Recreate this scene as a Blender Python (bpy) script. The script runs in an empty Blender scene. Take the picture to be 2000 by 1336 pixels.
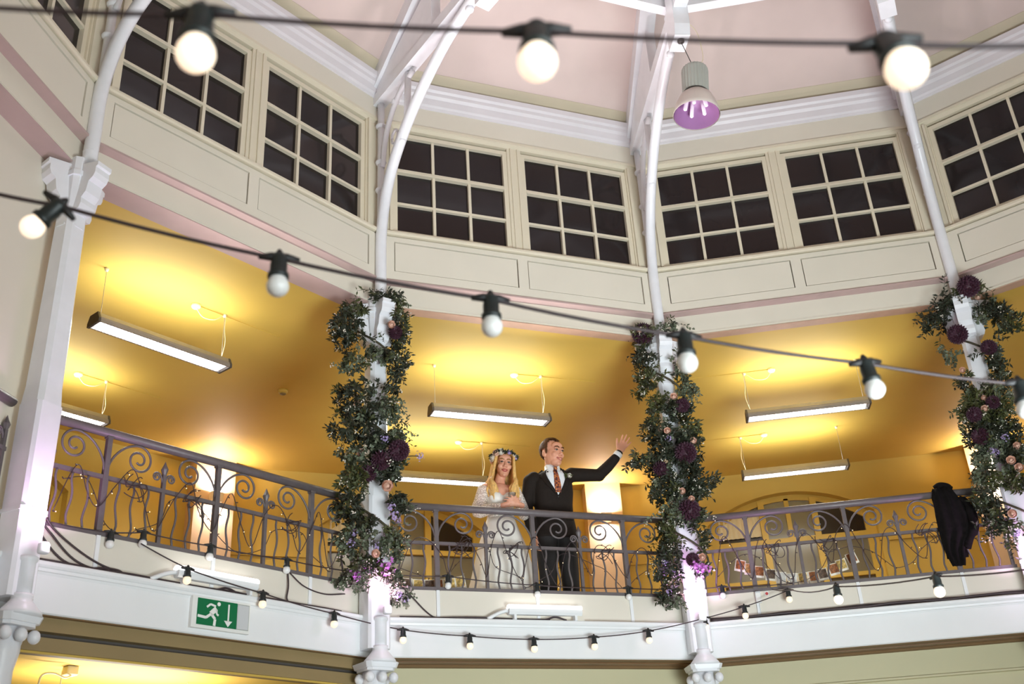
import bpy, bmesh, math, random
from mathutils import Vector, Matrix
from mathutils.bvhtree import BVHTree

random.seed(11)
sc = bpy.context.scene
col = sc.collection
PI = math.pi

# ------------------------------------------------------------------ camera
cam_d = bpy.data.cameras.new('camera')
cam = bpy.data.objects.new('camera', cam_d)
col.objects.link(cam)
R_ = (0.9387451, -0.3402960, -0.0543715)
U_ = (-0.1069054, -0.4375613, 0.8928109)
F_ = (0.3276109, 0.8323093, 0.4471380)
cam.matrix_world = Matrix(((R_[0], U_[0], -F_[0], -3.2853),
                           (R_[1], U_[1], -F_[1], -2.7003),
                           (R_[2], U_[2], -F_[2], 1.6),
                           (0, 0, 0, 1)))
cam_d.sensor_width = 36.0
cam_d.lens = 2026.86 / 2000.0 * 36.0
cam_d.clip_start = 0.05
cam_d.dof.use_dof = True
cam_d.dof.focus_distance = 9.3
cam_d.dof.aperture_fstop = 3.2
sc.camera = cam

# ------------------------------------------------------------------ world, large lights, exposure
world = bpy.data.worlds.new('night')
sc.world = world
world.use_nodes = True
world.node_tree.nodes['Background'].inputs[0].default_value = (0.020, 0.016, 0.018, 1)
world.node_tree.nodes['Background'].inputs[1].default_value = 1.0


def area_light(name, loc, target, sx, sy, power, color, parent=None, spread=PI):
    d = bpy.data.lights.new(name, 'AREA')
    d.shape = 'RECTANGLE'
    d.size, d.size_y = sx, sy
    d.energy = power
    d.color = color
    d.spread = spread
    o = bpy.data.objects.new(name, d)
    col.objects.link(o)
    o.location = loc
    o.rotation_euler = (Vector(target) - Vector(loc)).to_track_quat('-Z', 'Y').to_euler()
    if parent:
        o.parent = parent
    return o


area_light('hall_floor_fill', (0.1, -1.6, 0.5), (0.5, 5.3, 6.9), 2.4, 2.4, 180, (0.86, 0.97, 1.0), spread=1.7)  # added fill lamp, no fixture: lifts the clerestory and roof from below
area_light('hall_front_fill', (-1.2, -3.4, 2.3), (-0.6, 5.3, 4.0), 3.5, 1.2, 98, (0.83, 0.97, 1.0))  # added fill lamp, no fixture: brightens fascia and columns from the camera side

sc.view_settings.view_transform = 'Standard'
sc.view_settings.look = 'None'
sc.view_settings.exposure = 0.36
sc.view_settings.gamma = 1.0
sc.view_settings.use_curve_mapping = False

# ------------------------------------------------------------------ dimensions (metres)
A = 5.3                       # inner apothem of the twelve-sided hall
ANG = PI / 6
T15 = math.tan(PI / 12)
RV = A / math.cos(PI / 12)    # radius at the corners
Z_FLOOR = 3.35                # gallery floor
Z_LEDGE = 3.366
Z_FASC = 3.063
Z_CEIL = 6.11
BACK = 4.45                   # gallery depth


def hw(o):
    return (A + o) * T15


# ------------------------------------------------------------------ materials
def lin(c):
    out = []
    for x in c:
        x = x / 255.0
        out.append(x / 12.92 if x <= 0.04045 else ((x + 0.055) / 1.055) ** 2.4)
    return out


MATS = {}


def mat(name, rgb, rough=0.5, metal=0.0, var=0.06, scale=6.0, bump=0.0, emit=None, spec=0.5, trans=0.0, alpha_noise=None, sheen=0.0):
    m = bpy.data.materials.new(name)
    m.use_nodes = True
    nt = m.node_tree
    b = nt.nodes['Principled BSDF']
    c = lin(rgb)
    tc = nt.nodes.new('ShaderNodeTexCoord')
    nz = nt.nodes.new('ShaderNodeTexNoise')
    nz.inputs['Scale'].default_value = scale
    nz.inputs['Detail'].default_value = 4
    nt.links.new(tc.outputs['Object'], nz.inputs['Vector'])
    rp = nt.nodes.new('ShaderNodeValToRGB')
    rp.color_ramp.elements[0].position = 0.3
    rp.color_ramp.elements[1].position = 0.7
    rp.color_ramp.elements[0].color = [x * (1 - var) for x in c] + [1]
    rp.color_ramp.elements[1].color = [min(1, x * (1 + var)) for x in c] + [1]
    nt.links.new(nz.outputs['Fac'], rp.inputs[0])
    nt.links.new(rp.outputs[0], b.inputs['Base Color'])
    b.inputs['Roughness'].default_value = rough
    b.inputs['Metallic'].default_value = metal
    b.inputs['Specular IOR Level'].default_value = spec
    if trans:
        b.inputs['Transmission Weight'].default_value = trans
    if sheen:
        b.inputs['Sheen Weight'].default_value = sheen
    if bump:
        bp = nt.nodes.new('ShaderNodeBump')
        bp.inputs['Strength'].default_value = bump
        bp.inputs['Distance'].default_value = 0.01
        nt.links.new(nz.outputs['Fac'], bp.inputs['Height'])
        nt.links.new(bp.outputs[0], b.inputs['Normal'])
    if emit:
        b.inputs['Emission Color'].default_value = lin(emit[0]) + [1]
        b.inputs['Emission Strength'].default_value = emit[1]
    if alpha_noise:
        vo = nt.nodes.new('ShaderNodeTexVoronoi')
        vo.inputs['Scale'].default_value = alpha_noise
        nt.links.new(tc.outputs['Object'], vo.inputs['Vector'])
        r2 = nt.nodes.new('ShaderNodeValToRGB')
        r2.color_ramp.elements[0].position = 0.25
        r2.color_ramp.elements[1].position = 0.6
        r2.color_ramp.elements[0].color = (1, 1, 1, 1)
        r2.color_ramp.elements[1].color = (0.45, 0.45, 0.45, 1)
        nt.links.new(vo.outputs['Distance'], r2.inputs[0])
        nt.links.new(r2.outputs[0], b.inputs['Alpha'])
    MATS[name] = m
    return m


mat('cream', (226, 218, 202), 0.45, var=0.025, scale=2.0)
mat('cream_joinery', (224, 213, 190), 0.4, var=0.03, scale=3.0)
mat('cream_upstand', (224, 217, 203), 0.5, var=0.03, scale=2.0)
mat('white', (236, 237, 238), 0.4, var=0.02, scale=3.0)
mat('cornice', (226, 220, 223), 0.45, var=0.03, scale=3.0)
mat('white_iron', (236, 236, 240), 0.32, var=0.03, scale=8.0, bump=0.08)
mat('roof_plaster', (208, 188, 181), 0.7, var=0.09, scale=1.1)
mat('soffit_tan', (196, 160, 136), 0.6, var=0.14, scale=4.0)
mat('olive_shade', (200, 187, 162), 0.6, var=0.04, scale=2.0)  # colour of the roof edge where the cornice shades off the pink uplight
mat('soffit', (188, 162, 156), 0.6, var=0.08, scale=3.0)  # pink cast of the uplights is mixed into this base colour
mat('mustard', (212, 177, 84), 0.62, var=0.05, scale=1.2)
mat('mustard_wall', (214, 184, 92), 0.6, var=0.04, scale=1.2)
mat('mustard_frame', (222, 188, 86), 0.4, var=0.05, scale=4.0)
mat('night_glass', (32, 25, 25), 0.12, var=0.15, scale=1.5, spec=0.4)
mat('grey_glass', (134, 128, 108), 0.2, var=0.08, scale=1.0)
mat('dark_glass', (46, 38, 36), 0.12, var=0.1, scale=2.0)
mat('blind', (246, 236, 206), 0.7, var=0.03, scale=6.0)
mat('lower_wall', (205, 198, 162), 0.6, var=0.05, scale=1.2)
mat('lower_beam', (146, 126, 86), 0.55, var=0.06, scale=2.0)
mat('soffit_shade_brown', (122, 94, 60), 0.6, var=0.08, scale=3.0)  # cream in shadow: the shade under the gallery front is in this brown
mat('floor_wood', (120, 84, 52), 0.4, var=0.15, scale=4.0)
mat('iron_rail', (106, 98, 99), 0.45, metal=0.1, var=0.08, scale=20.0, bump=0.05)
mat('aluminium', (176, 172, 168), 0.35, metal=0.6, var=0.05, scale=9.0)
mat('dark_cap', (84, 78, 74), 0.5, var=0.05)
mat('tube_lit', (255, 250, 250), 0.4, var=0.01, emit=((255, 250, 252), 5.0))
mat('batten_lit', (255, 255, 255), 0.4, var=0.01, emit=((255, 252, 255), 1.6))
mat('black_rubber', (34, 31, 32), 0.5, var=0.1, scale=30.0)
mat('black_cable', (58, 44, 46), 0.5, var=0.1, scale=30.0)
mat('socket_green', (34, 40, 40), 0.4, var=0.1, scale=30.0)
mat('bulb_lit', (255, 244, 226), 0.3, var=0.01, emit=((255, 226, 196), 0.95))
mat('bulb_warm', (250, 232, 208), 0.3, var=0.01, emit=((255, 226, 190), 0.55))
mat('bulb_off', (240, 238, 236), 0.25, var=0.01)
mat('cream_cable', (232, 220, 180), 0.5, var=0.03)
mat('sign_white', (236, 236, 232), 0.4, var=0.02)
mat('sign_green', (0, 110, 66), 0.35, var=0.03)
mat('sign_grey', (202, 204, 206), 0.4, var=0.02)
mat('ribbed_grey', (178, 180, 172), 0.5, var=0.03)
mat('shade_out', (226, 214, 206), 0.35, var=0.02)
mat('shade_in', (158, 114, 158), 0.5, metal=0.0, var=0.06, scale=5.0)
mat('lamp_tube', (250, 238, 246), 0.3, var=0.02)
mat('leaf_dark', (44, 50, 34), 0.55, var=0.35, scale=9.0)
mat('leaf_sage', (100, 108, 86), 0.6, var=0.3, scale=9.0)
mat('leaf_olive', (70, 74, 38), 0.55, var=0.35, scale=9.0)
mat('stem', (70, 62, 44), 0.7, var=0.2, scale=20.0)
mat('dahlia', (62, 28, 44), 0.6, var=0.35, scale=25.0)
mat('rose', (232, 190, 168), 0.6, var=0.12, scale=25.0)
mat('lilac', (180, 160, 206), 0.6, var=0.2, scale=30.0)
mat('magenta', (196, 120, 200), 0.6, var=0.25, scale=30.0)
mat('blossom', (228, 220, 206), 0.6, var=0.1, scale=30.0)
mat('skin', (222, 158, 128), 0.5, var=0.05, scale=9.0)
mat('skin_bride', (220, 158, 130), 0.5, var=0.05, scale=9.0)
mat('hair_brown', (86, 56, 32), 0.7, var=0.25, scale=40.0, bump=0.3, spec=0.2)
mat('hair_blonde', (224, 178, 108), 0.5, var=0.2, scale=55.0, bump=0.5, spec=0.3)
mat('hair_root', (160, 116, 66), 0.5, var=0.3, scale=30.0, bump=0.3)
mat('suit', (36, 29, 25), 0.8, var=0.12, scale=60.0, spec=0.2)
mat('trouser', (29, 25, 24), 0.8, var=0.1, scale=60.0)
mat('shirt', (238, 240, 244), 0.6, var=0.02, scale=20.0)
mat('shoe', (26, 22, 20), 0.25, var=0.1)
mat('dress', (240, 236, 228), 0.65, var=0.03, scale=10.0)
mat('lace', (246, 238, 230), 0.7, var=0.05, scale=40.0, alpha_noise=75.0)
mat('eye_white', (196, 186, 176), 0.3, var=0.02)
mat('eye_dark', (44, 30, 24), 0.3, var=0.1)
mat('lip_red', (176, 64, 66), 0.4, var=0.05)
mat('lip', (190, 110, 96), 0.5, var=0.05)
mat('teeth', (244, 238, 228), 0.3, var=0.02)
mat('coat', (18, 15, 15), 0.95, var=0.3, scale=30.0, bump=0.3, spec=0.15)
mat('photo_white', (240, 234, 220), 0.5, var=0.03)
mat('photo_a', (150, 92, 50), 0.5, var=0.7, scale=60.0)
mat('photo_b', (96, 74, 58), 0.5, var=0.7, scale=60.0)
mat('photo_c', (200, 168, 96), 0.5, var=0.6, scale=60.0)
mat('card_grey', (212, 210, 204), 0.5, var=0.05, scale=30.0)
mat('glass_clear', (250, 250, 250), 0.0, var=0.0, trans=1.0)
MATS['glass_clear'].node_tree.nodes['Principled BSDF'].inputs['IOR'].default_value = 1.12
mat('red_sticker', (204, 70, 70), 0.5, var=0.1)
mat('uplight_lens', (255, 230, 250), 0.3, var=0.01, emit=((255, 214, 246), 9.0))
mat('pier', (232, 202, 168), 0.55, var=0.03, scale=3.0)
mat('sconce', (238, 226, 210), 0.5, var=0.02)
mat('spike_bulb', (255, 236, 200), 0.3, var=0.02, emit=((255, 226, 170), 1.2))


def tie_material():
    m = bpy.data.materials.new('tie')
    m.use_nodes = True
    nt = m.node_tree
    b = nt.nodes['Principled BSDF']
    tc = nt.nodes.new('ShaderNodeTexCoord')
    vo = nt.nodes.new('ShaderNodeTexVoronoi')
    vo.inputs['Scale'].default_value = 55
    nt.links.new(tc.outputs['Object'], vo.inputs['Vector'])
    rp = nt.nodes.new('ShaderNodeValToRGB')
    rp.color_ramp.elements[0].color = lin((222, 150, 60)) + [1]
    rp.color_ramp.elements[1].color = lin((60, 34, 40)) + [1]
    rp.color_ramp.elements[0].position = 0.15
    rp.color_ramp.elements[1].position = 0.75
    e = rp.color_ramp.elements.new(0.45)
    e.color = lin((168, 84, 54)) + [1]
    nt.links.new(vo.outputs['Distance'], rp.inputs[0])
    nt.links.new(rp.outputs[0], b.inputs['Base Color'])
    b.inputs['Roughness'].default_value = 0.6
    MATS['tie'] = m


tie_material()


# ------------------------------------------------------------------ mesh builder
class MB:
    def __init__(self):
        self.v, self.f = [], []

    def add(self, vs, fs):
        k = len(self.v)
        self.v += [tuple(p) for p in vs]
        self.f += [tuple(i + k for i in q) for q in fs]
        return self

    def box(self, x0, x1, y0, y1, z0, z1):
        return self.add([(x0, y0, z0), (x1, y0, z0), (x1, y1, z0), (x0, y1, z0),
                         (x0, y0, z1), (x1, y0, z1), (x1, y1, z1), (x0, y1, z1)],
                        [(0, 3, 2, 1), (4, 5, 6, 7), (0, 1, 5, 4), (1, 2, 6, 5), (2, 3, 7, 6), (3, 0, 4, 7)])

    def mbox(self, o0, o1, z0, z1):
        """full-width bay member, ends mitred on the corner planes"""
        a, b = hw(o0), hw(o1)
        return self.add([(-a, o0, z0), (a, o0, z0), (b, o1, z0), (-b, o1, z0),
                         (-a, o0, z1), (a, o0, z1), (b, o1, z1), (-b, o1, z1)],
                        [(0, 3, 2, 1), (4, 5, 6, 7), (0, 1, 5, 4), (1, 2, 6, 5), (2, 3, 7, 6), (3, 0, 4, 7)])

    def mprof(self, prof):
        """closed (o, z) profile run across the bay with mitred ends"""
        n = len(prof)
        vs = [(-hw(o), o, z) for o, z in prof] + [(hw(o), o, z) for o, z in prof]
        fs = [tuple(range(n)), tuple(range(2 * n - 1, n - 1, -1))]
        fs += [(i, i + n, (i + 1) % n + n, (i + 1) % n) for i in range(n)]
        return self.add(vs, fs)

    def prism(self, poly, y0, y1):
        """polygon in (x, z) extruded along y"""
        n = len(poly)
        vs = [(x, y0, z) for x, z in poly] + [(x, y1, z) for x, z in poly]
        fs = [tuple(range(n)), tuple(range(2 * n - 1, n - 1, -1))]
        fs += [(i, i + n, (i + 1) % n + n, (i + 1) % n) for i in range(n)]
        return self.add(vs, fs)

    def prism_x(self, poly, x0, x1):
        """polygon in (y, z) extruded along x"""
        n = len(poly)
        vs = [(x0, y, z) for y, z in poly] + [(x1, y, z) for y, z in poly]
        fs = [tuple(range(n)), tuple(range(2 * n - 1, n - 1, -1))]
        fs += [(i, i + n, (i + 1) % n + n, (i + 1) % n) for i in range(n)]
        return self.add(vs, fs)

    def tube(self, path, r, n=8, sq=1.0):
        P = [Vector(p) for p in path]
        m = len(P)
        rr = r if isinstance(r, (list, tuple)) else [r] * m
        T = []
        for i in range(m):
            t = P[min(i + 1, m - 1)] - P[max(i - 1, 0)]
            T.append(t.normalized() if t.length > 1e-9 else Vector((0, 0, 1)))
        ref = Vector((0, 0, 1)) if abs(T[0].z) < 0.9 else Vector((1, 0, 0))
        u = T[0].cross(ref).normalized()
        vs, fs = [], []
        for i in range(m):
            u = (u - T[i] * u.dot(T[i])).normalized()
            w = T[i].cross(u)
            for k in range(n):
                a = 2 * PI * (k + 0.5) / n
                vs.append(P[i] + u * (math.cos(a) * rr[i]) + w * (math.sin(a) * rr[i] * sq))
        for i in range(m - 1):
            for k in range(n):
                fs.append((i * n + k, i * n + (k + 1) % n, (i + 1) * n + (k + 1) % n, (i + 1) * n + k))
        fs.append(tuple(range(n - 1, -1, -1)))
        fs.append(tuple((m - 1) * n + k for k in range(n)))
        return self.add(vs, fs)

    def lathe(self, prof, n=16, c=(0, 0, 0), M=None, cap=True):
        vs, fs = [], []
        m = len(prof)
        for r, z in prof:
            for k in range(n):
                a = 2 * PI * k / n
                p = Vector((c[0] + r * math.cos(a), c[1] + r * math.sin(a), c[2] + z))
                vs.append(M @ p if M else p)
        for i in range(m - 1):
            for k in range(n):
                fs.append((i * n + k, i * n + (k + 1) % n, (i + 1) * n + (k + 1) % n, (i + 1) * n + k))
        if cap and prof[0][0] > 1e-6:
            fs.append(tuple(range(n - 1, -1, -1)))
        if cap and prof[-1][0] > 1e-6:
            fs.append(tuple((m - 1) * n + k for k in range(n)))
        return self.add(vs, fs)

    def ell(self, c, r, nu=14, nv=9, M=None):
        vs, fs = [], []
        for j in range(1, nv):
            ph = PI * j / nv
            for k in range(nu):
                a = 2 * PI * k / nu
                p = Vector((c[0] + r[0] * math.sin(ph) * math.cos(a), c[1] + r[1] * math.sin(ph) * math.sin(a), c[2] + r[2] * math.cos(ph)))
                vs.append(M @ p if M else p)
        t = Vector((c[0], c[1], c[2] + r[2]))
        b = Vector((c[0], c[1], c[2] - r[2]))
        vs += [M @ t if M else t, M @ b if M else b]
        ti, bi = len(vs) - 2, len(vs) - 1
        for k in range(nu):
            fs.append((ti, k, (k + 1) % nu))
            fs.append((bi, (nv - 2) * nu + (k + 1) % nu, (nv - 2) * nu + k))
        for j in range(nv - 2):
            for k in range(nu):
                fs.append((j * nu + k, (j + 1) * nu + k, (j + 1) * nu + (k + 1) % nu, j * nu + (k + 1) % nu))
        return self.add(vs, fs)

    def chain(self, pts, rad, n=12, M=None):
        """limb: tapered tube with ball joints (for remeshing into one surface)"""
        pts = [Vector(p) for p in pts]
        if M:
            pts = [M @ p for p in pts]
        self.tube(pts, list(rad), n)
        for p, r in zip(pts, rad):
            self.ell(p, (r, r, r), n, 8)
        return self

    def leaf(self, p, d, nrm, L, W):
        d = d.normalized()
        s = d.cross(nrm)
        s = s.normalized() if s.length > 1e-6 else d.orthogonal().normalized()
        up = s.cross(d)
        return self.add([p, p + d * L * 0.5 + s * W * 0.5 + up * W * 0.12, p + d * L, p + d * L * 0.5 - s * W * 0.5 + up * W * 0.12,
                         p + d * L * 0.5 - up * W * 0.05],
                        [(0, 1, 4), (1, 2, 4), (2, 3, 4), (3, 0, 4)])

    def mesh(self, name, smooth=False):
        me = bpy.data.meshes.new(name)
        me.from_pydata(self.v, [], self.f)
        me.update()
        if smooth:
            me.polygons.foreach_set('use_smooth', [True] * len(me.polygons))
        return me

    def build(self, name, m, parent=None, smooth=False, bevel=0.0):
        me = self.mesh(name, smooth)
        me.materials.append(MATS[m])
        o = bpy.data.objects.new(name, me)
        col.objects.link(o)
        if parent is not None:
            o.parent = parent
        if bevel:
            bm = bmesh.new()
            bm.from_mesh(me)
            bmesh.ops.bevel(bm, geom=list(bm.edges), offset=bevel, segments=1, affect='EDGES')
            bm.to_mesh(me)
            bm.free()
        return o


def tag(o, label=None, cat=None, group=None, kind=None):
    if label:
        o['label'] = label
    if cat:
        o['category'] = cat
    if group:
        o['group'] = group
    if kind:
        o['kind'] = kind
    return o


def empty(name, loc=(0, 0, 0), rz=0.0):
    o = bpy.data.objects.new(name, None)
    col.objects.link(o)
    o.empty_display_size = 0.1
    o.location = loc
    o.rotation_euler = (0, 0, rz)
    return o


def bay_rz(b):
    return -(b - 1) * ANG


def bay_root(name, b):
    """empty at the middle of a bay, local x along the bay, y outwards from the inner face, z up"""
    rz = bay_rz(b)
    return empty(name, (-math.sin(rz) * A, math.cos(rz) * A, 0), rz)


def corner_root(name, v):
    """empty at corner v: local x tangential, y outwards from the corner, z up"""
    rz = bay_rz(v + 0.5)
    return empty(name, (-math.sin(rz) * RV, math.cos(rz) * RV, 0), rz)


def bay_M(b):
    rz = bay_rz(b)
    return Matrix.Translation((-math.sin(rz) * A, math.cos(rz) * A, 0)) @ Matrix.Rotation(rz, 4, 'Z')


def corner_M(v):
    rz = bay_rz(v + 0.5)
    return Matrix.Translation((-math.sin(rz) * RV, math.cos(rz) * RV, 0)) @ Matrix.Rotation(rz, 4, 'Z')


def children_of(o):
    return [c for c in list(bpy.data.objects) if c.parent == o]


def copy_tree(o, parent=None):
    c = o.copy()
    col.objects.link(c)
    c.parent = parent
    for ch in children_of(o):
        copy_tree(ch, c)
    return c


def place(o, b):
    rz = bay_rz(b)
    o.location = (-math.sin(rz) * A, math.cos(rz) * A, 0)
    o.rotation_euler = (0, 0, rz)


def inst(src, name, parent, loc=(0, 0, 0), rot=(0, 0, 0), scale=(1, 1, 1)):
    o = bpy.data.objects.new(name, src.data if hasattr(src, 'data') else src)
    col.objects.link(o)
    o.parent = parent
    o.location = loc
    o.rotation_euler = rot
    o.scale = scale
    return o


def catmull(pts, n=8):
    P = [Vector(p) for p in pts]
    P = [P[0] * 2 - P[1]] + P + [P[-1] * 2 - P[-2]]
    out = []
    for i in range(1, len(P) - 2):
        for k in range(n):
            t = k / n
            a, b, c, d = P[i - 1], P[i], P[i + 1], P[i + 2]
            out.append(0.5 * ((2 * b) + (c - a) * t + (2 * a - 5 * b + 4 * c - d) * t * t + (3 * b - a - 3 * c + d) * t ** 3))
    out.append(P[-2])
    return out


# ================================================================== STRUCTURE
# hall floor
fl = MB().add([(9.9 * math.sin(2 * PI * k / 24), 9.9 * math.cos(2 * PI * k / 24), 0.0) for k in range(24)], [tuple(range(23, -1, -1))])
tag(fl.build('floor', 'floor_wood'), 'brown wooden floor of the hall below the gallery', 'floor', kind='structure')


def ring_quads(mb, o0, o1, z, b0, b1, thick=0.08):
    for b in range(b0, b1 + 1):
        M = bay_M(b)
        a, c = hw(o0), hw(o1)
        vs = [M @ Vector(p) for p in ((-a, o0, z), (a, o0, z), (c, o1, z), (-c, o1, z), (-a, o0, z + thick), (a, o0, z + thick), (c, o1, z + thick), (-c, o1, z + thick))]
        mb.add(vs, [(0, 3, 2, 1), (4, 5, 6, 7), (0, 1, 5, 4), (1, 2, 6, 5), (2, 3, 7, 6), (3, 0, 4, 7)])


g = MB()
ring_quads(g, 0.20, BACK, Z_FLOOR - 0.30, -1, 3, 0.30)
tag(g.build('floor', 'floor_wood'), 'gallery floor behind the iron railings', 'floor', kind='structure')
g = MB()
ring_quads(g, 0.20, BACK + 0.1, Z_CEIL, -1, 0, 0.08)
ring_quads(g, 0.10, BACK + 0.1, Z_CEIL, 1, 3, 0.08)
tag(g.build('ceiling', 'mustard'), 'mustard yellow ceiling over the gallery', 'ceiling', kind='structure')
g = MB()
ring_quads(g, 0.24, BACK, 2.94, -1, 0, 0.08)
tag(g.build('ceiling', 'mustard'), 'mustard yellow ceiling underneath the gallery', 'ceiling', kind='structure')

# sloping roof
SL = 0.655


def roof_z(rho):
    return 8.66 + (5.49 - rho) * SL


g = MB()
for k in range(12):
    a0 = bay_rz(k) + ANG / 2
    a1 = bay_rz(k) - ANG / 2
    def pt(a, rho, dz=0.0):
        return (-math.sin(a) * rho, math.cos(a) * rho, roof_z(rho) + dz)
    g.add([pt(a0, 5.9), pt(a1, 5.9), pt(a1, 0.6), pt(a0, 0.6), pt(a0, 5.9, 0.1), pt(a1, 5.9, 0.1), pt(a1, 0.6, 0.1), pt(a0, 0.6, 0.1)],
          [(0, 3, 2, 1), (4, 5, 6, 7), (0, 1, 5, 4), (1, 2, 6, 5), (2, 3, 7, 6), (3, 0, 4, 7)])
g.add([(-0.7, -0.7, roof_z(0.6)), (0.7, -0.7, roof_z(0.6)), (0.7, 0.7, roof_z(0.6)), (-0.7, 0.7, roof_z(0.6))], [(0, 1, 2, 3)])
tag(g.build('ceiling', 'roof_plaster'), 'pale pinkish sloping plaster roof above the clerestory', 'ceiling', kind='structure')

SIDE = {-1: 'far_left', 0: 'left', 1: 'centre', 2: 'right', 3: 'far_right'}

# ---- clerestory wall of one bay (children of the wall)
WIN = [(-1.262, -0.075), (0.075, 1.262)]
WZ0, WZ1 = 6.905, 8.085


def upper_wall(b):
    w = bay_root('wall_' + SIDE[b], b)
    tag(w, 'cream panelled clerestory wall, %s side' % SIDE[b].replace('_', ' '), 'wall', kind='structure')
    return w


def fill_upper(w):
    m = MB()
    m.mbox(0.0, 0.095, Z_CEIL, 6.33)
    m.build('beam', 'cream', w)
    MB().mprof([(0.0, 6.126), (-0.010, 6.13), (-0.010, 6.14), (0.0, 6.144)]).build('bead', 'cream', w)
    MB().mprof([(0.02, 6.33), (-0.082, 6.335), (-0.082, 6.352), (-0.062, 6.362), (-0.05, 6.375), (0.02, 6.375)]).build('ledge_moulding', 'soffit', w)  # its pink underlighting is carried by the soffit colour
    # stiles and rails round the two panels
    m = MB()
    a = hw(-0.05) + 0.0
    m.mbox(-0.05, 0.10, 6.375, 6.462)
    m.mbox(-0.05, 0.10, 6.778, 6.829)
    m.mbox(0.0, 0.10, 6.829, 6.842)
    for s0, s1 in ((-hw(-0.05), -1.262), (-0.045, 0.055), (1.285, hw(-0.05))):
        m.box(s0, s1, -0.05, 0.10, 6.462, 6.778)
    m.box(-1.30, 1.30, 0.02, 0.09, 6.45, 6.79)
    m.build('panel_frame', 'cream', w)
    for s0, s1 in ((-1.262, -0.045), (0.055, 1.285)):
        MB().box(s0 + 0.009, s1 - 0.009, -0.042, 0.0, 6.471, 6.769).build('panel', 'cream', w)
    # window sill
    MB().mprof([(0.02, 6.84), (-0.072, 6.842), (-0.085, 6.852), (-0.085, 6.872), (-0.02, 6.9), (0.10, 6.905), (0.10, 6.84)]).build('sill', 'cream_joinery', w)
    # jambs, mullion, head
    m = MB()
    for sg in (-1, 1):
        s0, s1 = sorted((sg * 1.262, sg * hw(-0.02)))
        m.box(s0, s1, -0.02, 0.12, WZ0, WZ1 + 0.03)
    m.build('jamb', 'cream_joinery', w)
    MB().box(-0.075, 0.075, -0.015, 0.12, WZ0, WZ1 + 0.03).build('mullion', 'cream_joinery', w)
    m = MB()
    for sg in (-1, 1):
        s0, s1 = sorted((sg * 1.275, sg * 1.30))
        m.box(s0, s1, -0.045, -0.02, WZ0, WZ1 + 0.03)
        s0, s1 = sorted((sg * 0.045, sg * 0.03))
        m.box(s0, s1, -0.03, -0.015, WZ0, WZ1 + 0.03)
    m.build('jamb_bead', 'cream_joinery', w)
    m = MB()
    m.mprof([(0.12, WZ1 + 0.03), (-0.015, WZ1 + 0.03), (-0.03, WZ1 + 0.06), (-0.045, WZ1 + 0.065), (-0.045, WZ1 + 0.095), (-0.02, WZ1 + 0.10), (0.12, WZ1 + 0.10)])
    m.build('head_moulding', 'cream_joinery', w)
    MB().mbox(-0.02, 0.12, WZ1 + 0.10, 8.62).build('frieze', 'cream', w)
    MB().mprof([(0.05, 8.41), (-0.03, 8.415), (-0.04, 8.44), (-0.06, 8.455), (-0.075, 8.52), (-0.10, 8.545), (-0.105, 8.58), (-0.125, 8.60), (-0.13, 8.655), (0.05, 8.66)]).build('cornice', 'cornice', w)
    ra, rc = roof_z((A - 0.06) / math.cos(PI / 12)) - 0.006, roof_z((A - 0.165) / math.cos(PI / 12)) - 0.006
    MB().mprof([(-0.06, ra), (-0.165, rc), (-0.165, rc + 0.005), (-0.06, ra + 0.005)]).build('roof_shade_strip', 'olive_shade', w)  # thin strip painted as the band of shade above the cornice


def window(name, w, label):
    """double-hung sash, three by three panes, local to the bay"""
    s0, s1 = WIN[0 if w == 0 else 1]
    fr = MB()
    t = 0.045
    o0, o1 = 0.0, 0.05
    root = empty(name)
    tag(root, label, 'window', kind='structure')
    fr.box(s0, s0 + t, o0, o1, WZ0, WZ1).box(s1 - t, s1, o0, o1, WZ0, WZ1)
    fr.box(s0 + t, s1 - t, o0, o1, WZ0, WZ0 + 0.035).box(s0 + t, s1 - t, o0, o1, WZ1 - 0.045, WZ1)
    fr.build('sash_frame', 'cream_joinery', root)
    a0, a1 = s0 + t, s1 - t
    zb = [WZ0 + 0.035, 7.236, 7.262, 7.605, 7.655, WZ1 - 0.045]
    MB().box(a0, a1, -0.008, 0.05, 7.605, 7.628).box(a0, a1, 0.008, 0.05, 7.628, 7.655).build('meeting_rail', 'cream_joinery', root)
    MB().box(a0, a1, 0.004, 0.05, 7.236, 7.262).build('glazing_bar', 'cream_joinery', root)
    pw = (a1 - a0) / 3
    for k in (1, 2):
        x = a0 + pw * k
        MB().box(x - 0.014, x + 0.014, 0.005, 0.05, zb[0], zb[3]).box(x - 0.014, x + 0.014, 0.015, 0.05, zb[4], zb[5]).build('glazing_bar', 'cream_joinery', root)
    for k in range(3):
        for (z0, z1) in ((zb[0], zb[1]), (zb[2], zb[3]), (zb[4], zb[5])):
            x0 = a0 + pw * k + (0.014 if k else 0)
            x1 = a0 + pw * (k + 1) - (0.014 if k < 2 else 0)
            MB().box(x0, x1, 0.040, 0.046, z0, z1).build('pane', 'night_glass', root)
    return root


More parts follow.
